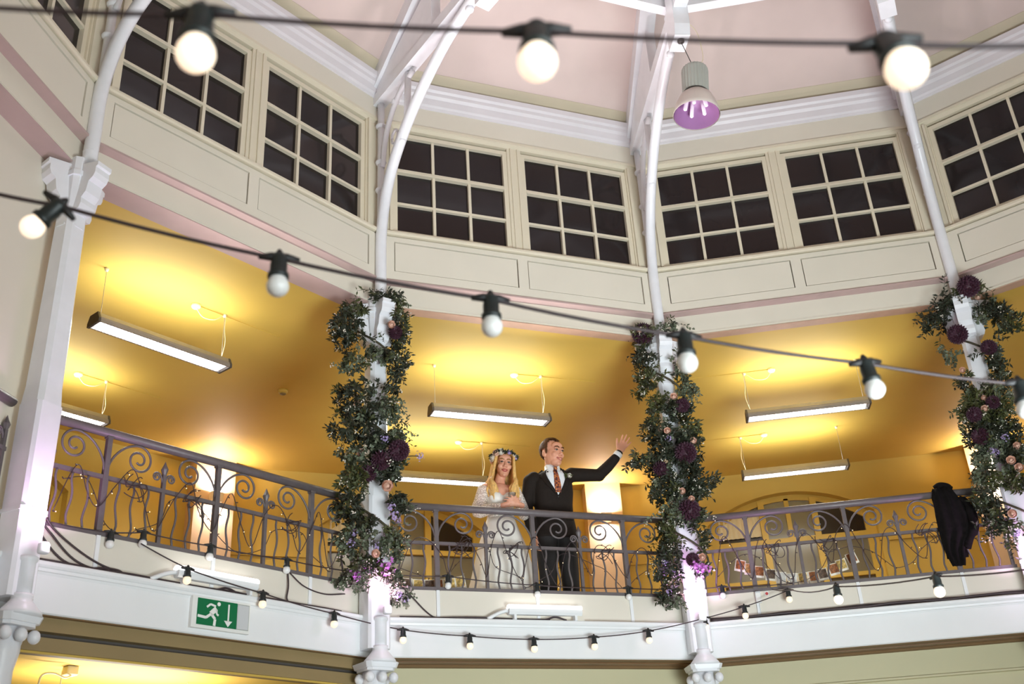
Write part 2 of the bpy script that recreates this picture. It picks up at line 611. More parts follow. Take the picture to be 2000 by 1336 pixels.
UPPER = {}
w1 = upper_wall(1)
UPPER[1] = w1
fill_upper(w1)
for b in (-1, 0, 2, 3):
    w = upper_wall(b)
    UPPER[b] = w
    for ch in children_of(w1):
        c = ch.copy()
        col.objects.link(c)
        c.parent = w
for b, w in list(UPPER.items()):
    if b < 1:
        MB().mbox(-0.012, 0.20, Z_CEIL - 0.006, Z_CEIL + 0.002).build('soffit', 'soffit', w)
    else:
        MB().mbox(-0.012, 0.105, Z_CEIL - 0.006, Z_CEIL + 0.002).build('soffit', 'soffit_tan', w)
wl = window('window_5', 0, 'nine-pane sash window')
wr = window('window_6', 1, 'nine-pane sash window')
n = 1
for b in (-1, 0, 1, 2, 3):
    for k, src in ((0, wl), (1, wr)):
        if b == 1:
            o = src
        else:
            o = copy_tree(src)
        place(o, b)
        o.name = 'window_%d' % n
        o['label'] = 'nine-pane sash window, dark with night, %s half of the %s clerestory wall' % ('left' if k == 0 else 'right', SIDE[b].replace('_', ' '))
        n += 1

# plain remaining sides of the hall (out of view, they close the room)
for b in range(4, 11):
    w = bay_root('wall_back', b)
    MB().mbox(0.0, 0.2, 0.0, 8.66).build('plaster', 'cream', w)
    tag(w, 'plain cream wall on the unseen side of the hall', 'wall', 'unseen hall walls', kind='structure')

# ---- gallery front of each bay: fascia, ledge, upstand
def gallery_front(b):
    t = bay_root('trim_%d' % (b + 2), b)
    tag(t, 'white gallery front with moulded ledge, %s bay' % SIDE[b].replace('_', ' '), 'trim', kind='structure')
    return t


def fill_front(t):
    MB().mprof([(0.24, Z_FASC), (0.085, Z_FASC), (0.077, Z_FASC + 0.008), (0.077, 3.31), (0.24, 3.31)]).build('fascia', 'white', t)
    MB().mbox(0.095, 0.37, Z_FASC - 0.006, Z_FASC + 0.01).build('soffit_board', 'soffit_shade_brown', t)  # underside coloured as if already in shadow
    MB().mprof([(0.20, 3.29), (0.077, 3.29), (0.068, 3.305), (0.058, 3.308), (0.054, 3.325), (0.045, 3.33), (0.036, 3.342), (0.036, 3.36), (0.042, Z_LEDGE), (0.20, Z_LEDGE)]).build('ledge', 'white', t)
    MB().mbox(0.120, 0.20, Z_LEDGE, 3.604).build('upstand', 'cream_upstand', t)
    for s in (-0.868, 0, 0.868):
        MB().box(s - 0.016, s + 0.012, 0.108, 0.122, Z_LEDGE, 3.604).build('cover_strip', 'white', t)


t1 = gallery_front(1)
fill_front(t1)
for b in (-1, 0, 2, 3):
    t = gallery_front(b)
    for ch in children_of(t1):
        c = ch.copy()
        col.objects.link(c)
        c.parent = t

# ---- below the gallery
for b, nm in ((1, 'lower_centre'), (2, 'lower_right'), (3, 'lower_far_right')):
    w = bay_root('wall_' + nm, b)
    tag(w, 'cream wall below the gallery front, %s bay' % SIDE[b].replace('_', ' '), 'wall', kind='structure')
    MB().mbox(0.36, 0.46, 0.0, Z_FASC).build('plaster', 'lower_wall', w)
    MB().mprof([(0.36, 2.80), (0.33, 2.805), (0.33, 2.82), (0.36, 2.825)]).build('moulding', 'lower_wall', w)
    MB().mprof([(0.36, 3.03), (0.33, 3.035), (0.31, Z_FASC), (0.36, Z_FASC)]).build('shade_cove', 'soffit_shade_brown', w)  # brown edge paints the soft shadow below the fascia onto the wall
for b, nm in ((0, 'lower_left'), (-1, 'lower_far_left')):
    w = bay_root('wall_' + nm, b)
    tag(w, 'layered beam below the gallery front, %s bay' % SIDE[b].replace('_', ' '), 'wall', kind='structure')
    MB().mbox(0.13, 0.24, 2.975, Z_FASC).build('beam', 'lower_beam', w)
    MB().mbox(0.20, 0.24, 2.94, 2.975).build('groove', 'dark_cap', w)
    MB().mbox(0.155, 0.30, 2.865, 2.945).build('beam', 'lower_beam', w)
    MB().mbox(0.17, 0.19, 2.852, 2.866).build('bead', 'mustard', w)
    MB().mbox(BACK, BACK + 0.1, 0.0, 2.94).build('plaster', 'mustard_wall', w)

# ---- infill wall behind the far left bay
w = bay_root('wall_infill', -1)
tag(w, 'plain cream wall filling the far left bay of the gallery', 'wall', kind='structure')
MB().box(-hw(0.16), hw(0.16) + 0.13, 0.16, 0.22, Z_FLOOR, Z_CEIL).build('plaster', 'cream', w)


# ---- gallery back walls with arched windows
def back_wall(b):
    w = bay_root('wall_gallery_' + SIDE[b], b)
    tag(w, 'mustard yellow back wall of the gallery, %s bay' % SIDE[b].replace('_', ' '), 'wall', kind='structure')
    return w


ARW, ARS, ARC = 1.08, 5.44, 5.80      # half width, springing, crown


def arch(x, w=ARW, s=ARS, c=ARC):
    rise = c - s
    R = (w * w + rise * rise) / (2 * rise)
    return c - R + math.sqrt(max(0, R * R - x * x))


def fill_back(w):
    H = hw(BACK)
    m = MB()
    N = 16
    xs = [-ARW + 2 * ARW * k / N for k in range(N + 1)]
    # wall above the arch
    for k in range(N):
        x0, x1 = xs[k], xs[k + 1]
        z0, z1 = arch(x0), arch(x1)
        m.add([(x0, BACK, z0), (x1, BACK, z1), (x1, BACK, Z_CEIL), (x0, BACK, Z_CEIL), (x0, BACK + 0.25, z0), (x1, BACK + 0.25, z1), (x1, BACK + 0.25, Z_CEIL), (x0, BACK + 0.25, Z_CEIL)],
              [(0, 1, 2, 3), (4, 7, 6, 5), (0, 4, 5, 1), (3, 2, 6, 7)])
    m.box(-H - 0.05, -ARW, BACK, BACK + 0.25, Z_FLOOR, Z_CEIL).box(ARW, H + 0.05, BACK, BACK + 0.25, Z_FLOOR, Z_CEIL)
    m.box(-ARW, ARW, BACK, BACK + 0.25, Z_FLOOR, 4.2)
    m.build('plaster', 'mustard_wall', w)
    MB().box(-H, -ARW - 0.1, BACK - 0.02, BACK, 5.02, 5.05).box(ARW + 0.1, H, BACK - 0.02, BACK, 5.02, 5.05).build('dado_rail', 'mustard_wall', w)


def back_window(name):
    r = empty(name)
    o0 = BACK + 0.14
    o1 = BACK + 0.20
    N = 14
    m = MB()
    # arched head board
    poly = [(-ARW + 0.02 + (2 * ARW - 0.04) * k / N, arch(-ARW + 0.02 + (2 * ARW - 0.04) * k / N)) for k in range(N + 1)]
    inner = [(x * 0.93, z - 0.075) for x, z in poly]
    for k in range(N):
        a, b2, c, d = poly[k], poly[k + 1], inner[k + 1], inner[k]
        m.add([(a[0], o0, a[1]), (b2[0], o0, b2[1]), (c[0], o0, c[1]), (d[0], o0, d[1]), (a[0], o1, a[1]), (b2[0], o1, b2[1]), (c[0], o1, c[1]), (d[0], o1, d[1])],
              [(0, 1, 2, 3), (4, 7, 6, 5), (3, 2, 6, 7), (0, 4, 5, 1)])
    m.build('arch_frame', 'mustard_frame', r)
    for s in (-1, 1):
        s0, s1 = sorted((s * 1.08, s * 0.95))
        MB().box(s0, s1, o0 - 0.02, o1, 4.2, arch(1.02)).build('frame_side', 'mustard_frame', r)
        MB().box(s * 0.34 - 0.04, s * 0.34 + 0.04, o0 - 0.03, o1, 4.2, arch(0.34) - 0.03).build('mullion', 'mustard_frame', r)
    MB().box(-0.95, 0.95, o0 - 0.02, o1, 5.15, 5.215).build('transom', 'mustard_frame', r)
    MB().box(-0.95, 0.95, o0 - 0.02, o1, 4.64, 4.69).build('lower_rail', 'mustard_frame', r)
    MB().box(-0.03, 0.03, o0, o1, 5.215, 5.75).build('glazing_bar', 'mustard_frame', r)
    op = o0 + 0.03
    for s0, s1, mt in ((-0.95, -0.38, 'grey_glass'), (-0.30, 0.30, 'grey_glass'), (0.38, 0.95, 'grey_glass')):
        MB().box(s0, s1, op, op + 0.01, 4.2, 4.64).build('pane', mt, r)
        MB().box(s0, s1, op, op + 0.01, 4.69, 5.15).build('pane', mt, r)
    def arch_pane(s0, s1, mt, off=0.0):
        q = [(s0, 5.215), (s1, 5.215)] + [(s1 + (s0 - s1) * k / 5, arch(s1 + (s0 - s1) * k / 5) - 0.05) for k in range(6)]
        MB().prism(q, op + off, op + off + 0.01).build('pane', mt, r)
    arch_pane(0.38, 0.95, 'dark_glass')
    arch_pane(-0.30, -0.03, 'grey_glass')
    arch_pane(0.03, 0.30, 'grey_glass')
    arch_pane(-0.95, -0.38, 'dark_glass')
    # pleated blind in the left light
    bl = MB()
    for k in range(9):
        x = -0.945 + k * 0.0625
        bl.add([(x, op - 0.02, 5.27), (x + 0.032, op - 0.036, 5.27), (x + 0.0625, op - 0.02, 5.27), (x, op - 0.02, 5.6), (x + 0.032, op - 0.036, 5.6), (x + 0.0625, op - 0.02, 5.6)],
               [(0, 1, 4, 3), (1, 2, 5, 4)])
    bl.build('pleated_blind', 'blind', r)
    return r


bwalls = {}
b1 = back_wall(1)
fill_back(b1)
bwin = back_window('window_13')
for i, b in enumerate((-1, 0, 1, 2, 3)):
    if b != 1:
        w = back_wall(b)
        for ch in children_of(b1):
            c = ch.copy()
            col.objects.link(c)
            c.parent = w
    o = bwin if b == 1 else copy_tree(bwin)
    if b != 1:
        o.name = 'window_%d' % (11 + i)
    place(o, b)
    tag(o, 'arched yellow-framed window with grey panes in the %s gallery back wall' % SIDE[b].replace('_', ' '), 'window', kind='structure')

# pilasters at the back corners and end partitions
PIL = {-1: 0.1, 0: 0.17, 1: 0.14, 2: 0.0, 3: 0.0}
for v in (-1, 0, 1, 2):
    r = corner_root('trim_%d' % (7 + v), v)
    tag(r, 'peach wall pier at the back of the gallery', 'pilaster', 'gallery wall piers', kind='structure')
    rb = (A + BACK) / math.cos(PI / 12) - RV
    m = MB().box(-0.24 + PIL[v], 0.24 + PIL[v], rb - 0.30, rb + 0.2, Z_FLOOR, Z_CEIL)
    m.build('pier', 'pier', r)
for v in (-2, 3):
    r = corner_root('wall_partition', v)
    tag(r, 'unseen end partition of the gallery', 'wall', 'gallery end partitions', kind='structure')
    MB().box(-0.06, 0.06, 0.1, BACK + 0.3, 0, Z_CEIL).build('plaster', 'mustard_wall', r)

# ================================================================== COLUMNS
BRACE = [(5.40, 6.13), (5.40, 6.45), (5.40, 6.70), (5.37, 6.95), (5.29, 7.22), (5.16, 7.46), (4.97, 7.68), (4.75, 7.87), (4.5, 8.03), (4.2, 8.18), (3.9, 8.27), (3.62, 8.33), (3.45, 8.36)]


def octo(h, c):
    return [(-h, -h + c), (-h + c, -h), (h - c, -h), (h, -h + c), (h, h - c), (h - c, h), (-h + c, h), (-h, h - c)]


def octo_prism(mb, h0, z0, h1, z1, c=0.04):
    p0, p1 = octo(h0, c), octo(h1, c)
    vs = [(x, y, z0) for x, y in p0] + [(x, y, z1) for x, y in p1]
    fs = [tuple(range(7, -1, -1)), tuple(range(8, 16))] + [(i, (i + 1) % 8, (i + 1) % 8 + 8, i + 8) for i in range(8)]
    mb.add(vs, fs)


COLS = {-1: 'white cast-iron column without flowers at the left edge of the picture',
        0: 'white cast-iron column with garland left of the bride',
        1: 'white cast-iron column with garland right of the waving groom',
        2: 'white cast-iron column with garland at the right edge beside the black coat',
        3: 'white cast-iron column outside the right edge'}


def make_column():
    r = empty('column')
    # shaft
    m = MB()
    octo_prism(m, 0.088, 4.42, 0.078, 5.72, 0.028)
    m.build('shaft', 'white_iron', r)
    m = MB()
    octo_prism(m, 0.096, Z_FLOOR - 0.25, 0.096, 4.30, 0.02)
    octo_prism(m, 0.096, 4.30, 0.088, 4.42, 0.028)
    octo_prism(m, 0.102, 3.60, 0.102, 3.625, 0.02)
    m.build('pedestal', 'white_iron', r)
    for z0, z1, h in ((5.70, 5.73, 0.09), (5.735, 5.75, 0.086), (5.60, 5.615, 0.084)):
        m = MB()
        octo_prism(m, h, z0, h, z1, 0.05)
        m.build('ring_moulding', 'white_iron', r)
    # capital: flared block with bracket arms
    m = MB()
    octo_prism(m, 0.078, 5.72, 0.105, 5.98, 0.03)
    octo_prism(m, 0.115, 5.98, 0.115, 6.02, 0.03)
    octo_prism(m, 0.10, 6.02, 0.10, 6.14, 0.03)
    m.build('capital', 'white_iron', r)
    prof = [(0.05, 5.70), (0.12, 5.72), (0.135, 5.76), (0.13, 5.80), (0.165, 5.84), (0.18, 5.92), (0.215, 5.945), (0.23, 5.98), (0.23, 6.02), (0.245, 6.03), (0.245, 6.062), (0.05, 6.09)]
    for ang in (-PI / 2, PI / 12, PI - PI / 12):
        mm = MB()
        c, s = math.cos(ang), math.sin(ang)
        q = MB().prism(prof, -0.062, 0.062)
        mm.add([(x * c - y * s, x * s + y * c, z) for x, y, z in q.v], q.f)
        mm.build('bracket_arm', 'white_iron', r)
    # slender pole turning into the arched brace (drawn in the radial plane)
    path = catmull([(0, rho - RV, z) for rho, z in BRACE], 6)
    MB().tube(path, 0.052, 10).build('arched_brace', 'white_iron', r, smooth=True)
    MB().tube([(0, -0.085, 6.10), (0, -0.085, 8.42)], 0.034, 10).build('upright', 'white_iron', r, smooth=True)
    m = MB()
    for z in (6.22, 7.30, 7.62, 8.05):
        m.lathe([(0.03, -0.03), (0.05, -0.012), (0.055, 0.0), (0.05, 0.012), (0.03, 0.03)], 12, (0, -0.085, z))
    m.build('collar', 'white_iron', r, smooth=True)
    sp = catmull([(0, rho - RV, z) for rho, z in ((5.37, 7.55), (5.31, 7.85), (5.18, 8.08), (5.0, 8.22), (4.78, 8.29))], 5)
    MB().tube(sp, 0.026, 8).build('spandrel', 'white_iron', r, smooth=True)
    ring = [(0, 5.13 - RV + 0.055 * math.cos(a), 7.75 + 0.075 * math.sin(a)) for a in [2 * PI * k / 14 for k in range(15)]]
    MB().tube(ring, 0.014, 6).build('ring', 'white_iron', r, smooth=True)
    MB().tube([(0, 4.90 - RV, 7.74), (0, 4.87 - RV, 8.32)], 0.032, 8).build('strut', 'white_iron', r, smooth=True)
    m = MB()
    for rho, z in ((5.12, 8.16), (5.0, 7.62), (3.80, 8.24)):
        m.ell((0, rho - RV, z), (0.04, 0.04, 0.04), 10, 7)
    m.build('boss', 'white_iron', r, smooth=True)
    # rafter, tie and gusset under the roof
    def beam(pts, wdt, hgt):
        mb = MB()
        (r0, z0), (r1, z1) = pts
        mb.prism_x([(r0 - RV, z0), (r1 - RV, z1), (r1 - RV, z1 + hgt), (r0 - RV, z0 + hgt)], -wdt / 2, wdt / 2)
        return mb
    beam(((5.50, roof_z(5.5) - 0.22), (0.7, roof_z(0.7) - 0.22)), 0.17, 0.22).build('rafter', 'white_iron', r)
    beam(((5.46, 8.32), (3.25, 8.38)), 0.12, 0.12).build('tie_beam', 'white_iron', r)
    MB().prism_x([(5.45 - RV, 8.40), (4.35 - RV, 8.44), (4.35 - RV, 9.02), (5.45 - RV, 8.52)], -0.05, 0.05).build('gusset', 'white_iron', r)
    MB().prism_x([(3.62 - RV, 8.1), (3.40 - RV, 8.1), (3.36 - RV, 8.2), (3.34 - RV, 8.5), (3.62 - RV, 8.5)], -0.07, 0.07).build('bracket', 'white_iron', r)
    MB().box(-0.06, 0.06, 3.40 - RV, 3.56 - RV, 8.45, roof_z(3.5)).build('post', 'white_iron', r)
    # half-round shaft on the fascia, lower capital
    MB().lathe([(0.05, 3.10), (0.05, 3.30), (0.06, 3.31), (0.06, 3.33)], 14, (0, -0.09, 0)).build('lower_pilaster', 'white_iron', r, smooth=True)
    MB().lathe([(0.125, 2.99), (0.12, 3.01), (0.08, 3.055), (0.058, 3.085), (0.062, 3.10), (0.062, 3.115)], 16, (0, -0.09, 0)).build('cone_base', 'white_iron', r, smooth=True)
    m = MB()
    octo_prism(m, 0.128, 2.955, 0.14, 2.995, 0.03)
    octo_prism(m, 0.115, 2.935, 0.115, 2.955, 0.03)
    m.v = [(x, y - 0.02, z) for x, y, z in m.v]
    m.build('abacus', 'white_iron', r)
    for x, y in ((-0.10, -0.12), (0.10, -0.12), (0.0, -0.13), (-0.11, 0.03), (0.11, 0.03)):
        MB().ell((x, y, 2.885), (0.036, 0.036, 0.04), 12, 8).build('volute', 'white_iron', r, smooth=True)
    MB().lathe([(0.075, 0.0), (0.075, 2.7), (0.095, 2.80), (0.095, 2.94)], 14).build('lower_shaft', 'white_iron', r, smooth=True)
    return r


def place_corner(o, v):
    rz = bay_rz(v + 0.5)
    o.location = (-math.sin(rz) * RV, math.cos(rz) * RV, 0)
    o.rotation_euler = (0, 0, rz)


col0 = make_column()
for v in (0, -1, 1, 2, 3):
    o = col0 if v == 0 else copy_tree(col0)
    place_corner(o, v)
    tag(o, COLS[v], 'column', 'columns round the gallery')

# ring purlins between the rafters
for b in (0, 1, 2, 3):
    rz = bay_rz(b)
    ap = 3.66 * math.cos(PI / 12)
    o = empty('trim_%d' % (10 + b), (-math.sin(rz) * ap, math.cos(rz) * ap, 0), rz)
    h = 3.66 * math.sin(PI / 12)
    MB().box(-h, h, -0.05, 0.05, 8.62, 8.80).box(-h, h, -0.08, 0.08, 8.80, 8.83).build('purlin', 'white_iron', o)
    tag(o, 'white ring beam under the roof', 'beam', 'ring beams under the roof', kind='structure')

# ================================================================== RAILINGS
RO = 0.134


def spiral(cx, cz, r0, r1, a0, turns, n=22):
    out = []
    for k in range(n + 1):
        t = k / n
        a = a0 + turns * 2 * PI * t
        r = r0 + (r1 - r0) * t
        out.append((cx + r * math.cos(a), 0, cz + r * math.sin(a)))
    return out


wav = MB().tube([(0.011 * math.sin(2.4 * PI * (k / 18) + 0.4) * min(1, k / 3, (18 - k) / 3), 0, 3.63 + (3.99 - 3.63) * k / 18) for k in range(19)], 0.0085, 6).mesh('baluster', True)
wav.materials.append(MATS['iron_rail'])
# big scroll: leaves the post low, sweeps over the top, curls in (drawn to the right of the post)
sc_path = [(0.012, 0, 4.05), (0.022, 0, 4.10), (0.050, 0, 4.158), (0.095, 0, 4.212), (0.145, 0, 4.249)] + spiral(0.232, 4.172, 0.103, 0.022, PI * 0.62, -1.68, 30)
scr = MB().tube(catmull(sc_path, 2), 0.0085, 6).mesh('scroll', True)
scr.materials.append(MATS['iron_rail'])
ssc_path = [(0.01, 0, 4.06), (0.018, 0, 4.09), (0.032, 0, 4.115)] + spiral(0.055, 4.092, 0.032, 0.008, PI * 0.7, -1.5, 18)
ssc = MB().tube(ssc_path, 0.007, 6).mesh('small_scroll', True)
ssc.materials.append(MATS['iron_rail'])
pst = MB().box(-0.02, 0.02, -0.018, 0.018, 3.60, 3.99).box(-0.017, 0.017, -0.017, 0.017, 3.99, 4.285).box(-0.024, 0.024, -0.022, 0.022, 4.27, 4.285).mesh('post')
pst.materials.append(MATS['iron_rail'])
fin = MB().box(-0.013, 0.013, -0.012, 0.012, 3.62, 4.12).lathe([(0.012, 4.11), (0.024, 4.145), (0.026, 4.155), (0.012, 4.185), (0.008, 4.195), (0.0, 4.215)], 8).mesh('finial')
fin.materials.append(MATS['iron_rail'])


def make_railing():
    r = empty('railing')
    e = hw(RO) - 0.13
    hr = []
    for k in range(13):
        a = 2 * PI * k / 12
        hr.append((RO + 0.034 * math.cos(a), 4.309 + 0.031 * math.sin(a)))
    m = MB()
    n = 12
    vs = [(-e, o, z) for o, z in hr[:n]] + [(e, o, z) for o, z in hr[:n]]
    m.add(vs, [tuple(range(n)), tuple(range(2 * n - 1, n - 1, -1))] + [(i, i + n, (i + 1) % n + n, (i + 1) % n) for i in range(n)])
    m.build('handrail', 'iron_rail', r, smooth=True)
    MB().box(-e, e, RO - 0.013, RO + 0.013, 3.986, 4.012).build('middle_rail', 'iron_rail', r)
    MB().box(-e, e, RO - 0.016, RO + 0.016, 3.604, 3.632).build('bottom_rail', 'iron_rail', r)
    P = 0.868
    for p in (-P, 0, P):
        inst(pst, 'post', r, (p, RO, 0))
        for s in (-1, 1):
            inst(scr, 'scroll', r, (p, RO, 0), scale=(s, 1, 1))
    for p in (-1.302, -0.434, 0.434, 1.302):
        if abs(p) < e:
            inst(fin, 'finial', r, (p, RO, 0))
            for s in (-1, 1):
                if abs(p + s * 0.09) < e:
                    inst(ssc, 'small_scroll', r, (p, RO, 0), scale=(s, 1, 1))
    st = P / 8
    for k in range(-12, 13):
        x = k * st
        if k % 4 == 0 or abs(x) > e - 0.02:
            continue
        inst(wav, 'baluster', r, (x, RO, 0), scale=(1 if (k % 8) < 4 else -1, 1, 1))
    return r


RL = {-1: 'end of a grey iron railing crossing the cream infill wall at the far left',
      0: 'grey scrolled iron railing above the exit sign, left bay',
      1: 'grey scrolled iron railing in front of the bride and groom',
      2: 'grey scrolled iron railing with a black coat over it, right bay',
      3: 'grey scrolled iron railing past the rightmost column'}
rail0 = make_railing()
for b in (1, 0, 2, 3, -1):
    o = rail0 if b == 1 else copy_tree(rail0)
    place(o, b)
    tag(o, RL[b], 'railing', 'gallery railings')

# fairy-light wires wound through the railings
def fairy(b, seed, label):
    rnd = random.Random(seed)
    r = bay_root('fairy_lights', b)
    tag(r, label, 'fairy lights', 'fairy lights on the railings')
    pts = []
    x = -1.2
    zs = [3.72, 3.95, 4.07, 3.88, 3.75, 3.98, 4.08, 3.90]
    i = 0
    while x < 1.2:
        z = zs[i % len(zs)] + rnd.uniform(-0.05, 0.05)
        pts.append((x, RO - 0.028 - rnd.uniform(0, 0.015), z))
        x += rnd.uniform(0.05, 0.13)
        i += 1
    pth = catmull(pts, 5)
    MB().tube(pth, 0.0035, 5).build('wire', 'black_cable', r, smooth=True)
    pts2 = [(x + rnd.uniform(-.05, .05), RO + 0.03, 3.82 + 0.14 * math.sin(x * 7 + seed) + rnd.uniform(-.04, .04)) for x in [-1.15 + k * 0.12 for k in range(20)]]
    pth2 = catmull(pts2, 5)
    MB().tube(pth2, 0.003, 5).build('wire', 'black_cable', r, smooth=True)
    m, m2 = MB(), MB()
    for q in pth[::4] + pth2[::5]:
        d = Vector((rnd.uniform(-1, 1), rnd.uniform(-.5, .2), rnd.uniform(-1, .4))).normalized()
        m.tube([q, q + d * 0.018], 0.004, 5)
        if rnd.random() < 0.5:
            m2.ell(q + d * 0.022, (0.004, 0.004, 0.004), 6, 4)
    tag(m.build('sockets', 'black_cable', r), kind='stuff')
    tag(m2.build('tiny_bulbs', 'spike_bulb', r), kind='stuff')
    # bunched loops at two tie points
    for cx in (-0.66, -0.2, 0.66):
        m = MB()
        for k in range(3):
            a0 = rnd.uniform(0, 6)
            lp = [(cx + (0.05 + 0.02 * k) * math.cos(a0 + t * 0.5), RO - 0.03, 4.03 - 0.012 * t + 0.03 * math.sin(a0 + t * 0.9)) for t in range(12)]
            m.tube(catmull(lp, 3), 0.0035, 5)
        tag(m.build('wire_loops', 'black_cable', r, smooth=True), kind='stuff')


fairy(0, 3, 'dark fairy-light wire wound along the left bay railing')
fairy(1, 5, 'dark fairy-light wire wound along the railing before the couple')
fairy(2, 8, 'dark fairy-light wire wound along the right bay railing')

# ================================================================== PENDANT STRIP LIGHTS
def make_pendant(dz=0.0):
    r = empty('pendant_light')
    L, W = 0.61, 0.085
    z0, z1 = 5.575 + dz, 5.665 + dz
    prof = [(-W, z0), (-W, z0 + 0.028), (-W + 0.006, z0 + 0.034), (-W + 0.006, z0 + 0.045), (-W + 0.02, z0 + 0.052), (-W + 0.03, z1), (W - 0.03, z1), (W - 0.02, z0 + 0.052), (W - 0.006, z0 + 0.045), (W - 0.006, z0 + 0.034), (W, z0 + 0.028), (W, z0), (W - 0.014, z0), (W - 0.014, z0 + 0.02), (-W + 0.014, z0 + 0.02), (-W + 0.014, z0)]
    MB().prism_x(prof, -L, L).build('housing', 'aluminium', r)
    for s in (-1, 1):
        x0, x1 = sorted((s * L, s * (L + 0.02)))
        MB().prism_x([(-W - 0.003, z0 - 0.003), (-W - 0.003, z0 + 0.03), (-W + 0.028, z1 + 0.003), (W - 0.028, z1 + 0.003), (W + 0.003, z0 + 0.03), (W + 0.003, z0 - 0.003)], x0, x1).build('end_cap', 'dark_cap', r)
    MB().box(-L + 0.03, L - 0.02, -W + 0.018, W - 0.018, z0 + 0.006, z0 + 0.016).build('diffuser', 'tube_lit', r)
    m = MB()
    for k in range(40):
        x = -L + 0.04 + k * (2 * L - 0.07) / 39
        m.box(x - 0.0015, x + 0.0015, -W + 0.016, W - 0.016, z0, z0 + 0.006)
    tag(m.build('louvre', 'aluminium', r), kind='stuff')
    for x in (-0.575, 0.575):
        MB().tube([(x, 0, z1), (x, 0, Z_CEIL - 0.02)], 0.0025, 5).build('suspension_wire', 'aluminium', r)
        MB().lathe([(0.012, -0.03), (0.018, -0.01), (0.018, 0.0)], 10, (x, 0, Z_CEIL)).build('ceiling_anchor', 'cream_cable', r, smooth=True)
    # power lead: rose, loop, drop
    MB().lathe([(0.032, -0.035), (0.042, -0.02), (0.042, 0.0)], 14, (0.29, 0.02, Z_CEIL)).build('ceiling_rose', 'cream_cable', r, smooth=True)
    MB().tube(catmull([(0.29, 0.02, Z_CEIL - 0.03), (0.36, 0.01, Z_CEIL - 0.10), (0.47, 0, Z_CEIL - 0.09), (0.575, 0, Z_CEIL - 0.015), (0.585, 0, Z_CEIL - 0.15), (0.60, 0, Z_CEIL - 0.28), (0.57, 0, z1)], 6), 0.004, 6).build('power_lead', 'cream_cable', r, smooth=True)
    MB().box(0.32, 1.2, 0.012, 0.022, Z_CEIL - 0.008, Z_CEIL).build('conduit', 'mustard', r)
    lt = area_light('pendant_uplight', (0, 0, z1 + 0.012), (0, 0, 9), 1.1, 0.09, 10.0, (0.98, 1.0, 0.93), r)
    lt2 = area_light('pendant_downlight', (0, 0, z0 - 0.004), (0, 0, 0), 1.1, 0.1, 16.0, (0.98, 1.0, 0.93), r)
    return r


pend = make_pendant()
pend_short = make_pendant(0.06)
PL = {(0, 0): 'strip light hanging nearest the front of the left bay, purple white glow', (0, 1): 'strip light hanging deeper in the left bay, half hidden by the left column',
      (1, 0): 'strip light hanging over the bride and groom', (1, 1): 'strip light at the back of the centre bay behind the bride',
      (2, 0): 'strip light hanging at the front of the right bay', (2, 1): 'strip light at the back of the right bay above the arched window'}
first = True
for (b, row), lab in PL.items():
    if (b, row) == (0, 1):
        o = pend_short
    else:
        o = pend if first else copy_tree(pend)
        first = False
    rz = bay_rz(b)
    off = (1.06, 3.0)[row]
    o.location = (-math.sin(rz) * (A + off), math.cos(rz) * (A + off), 0)
    o.rotation_euler = (0, 0, rz + (PI if b == 2 else 0))
    tag(o, lab, 'light', 'strip lights in the gallery')

# light under the gallery, lower left
r = bay_root('junction_box', 0)
tag(r, 'small cream junction box with looping cable on the lower ceiling, bottom left corner', 'junction box')
MB().box(-0.56, -0.48, 0.86, 0.94, 2.88, 2.94).build('box', 'cream_cable', r, bevel=0.006)
MB().tube(catmull([(-0.52, 0.88, 2.88), (-0.58, 0.85, 2.855), (-0.66, 0.84, 2.875), (-0.74, 0.84, 2.86), (-0.76, 0.84, 2.78), (-0.76, 0.84, 2.6)], 6), 0.007, 6).build('cable', 'cream_cable', r, smooth=True)
r = bay_root('lower_strip_light', 0)
tag(r, 'strip light hanging under the gallery below the bottom left corner', 'light')
MB().box(-0.6, 0.6, 0.95, 1.15, 2.42, 2.48).build('housing', 'aluminium', r, bevel=0.008)
MB().tube([(-0.5, 1.05, 2.48), (-0.5, 1.05, 2.936)], 0.004, 5).tube([(0.5, 1.05, 2.48), (0.5, 1.05, 2.936)], 0.004, 5).build('suspension_wire', 'aluminium', r)
area_light('lower_uplight', (0, 1.05, 2.50), (0, 1.05, 4), 1.15, 0.15, 22, (1.0, 0.93, 0.82), r)

# smoke detector
M = bay_M(0)
r = empty('smoke_detector', M @ Vector((1.986, 2.0, Z_CEIL)))
MB().lathe([(0.0, -0.045), (0.03, -0.045), (0.04, -0.03), (0.05, -0.025), (0.052, 0.0)], 16).build('body', 'mustard_frame', r, smooth=True)
MB().lathe([(0.026, -0.05), (0.03, -0.045), (0.034, -0.042)], 14).build('grille', 'lower_beam', r, smooth=True)
tag(r, 'round smoke detector on the yellow ceiling of the left bay', 'smoke detector')

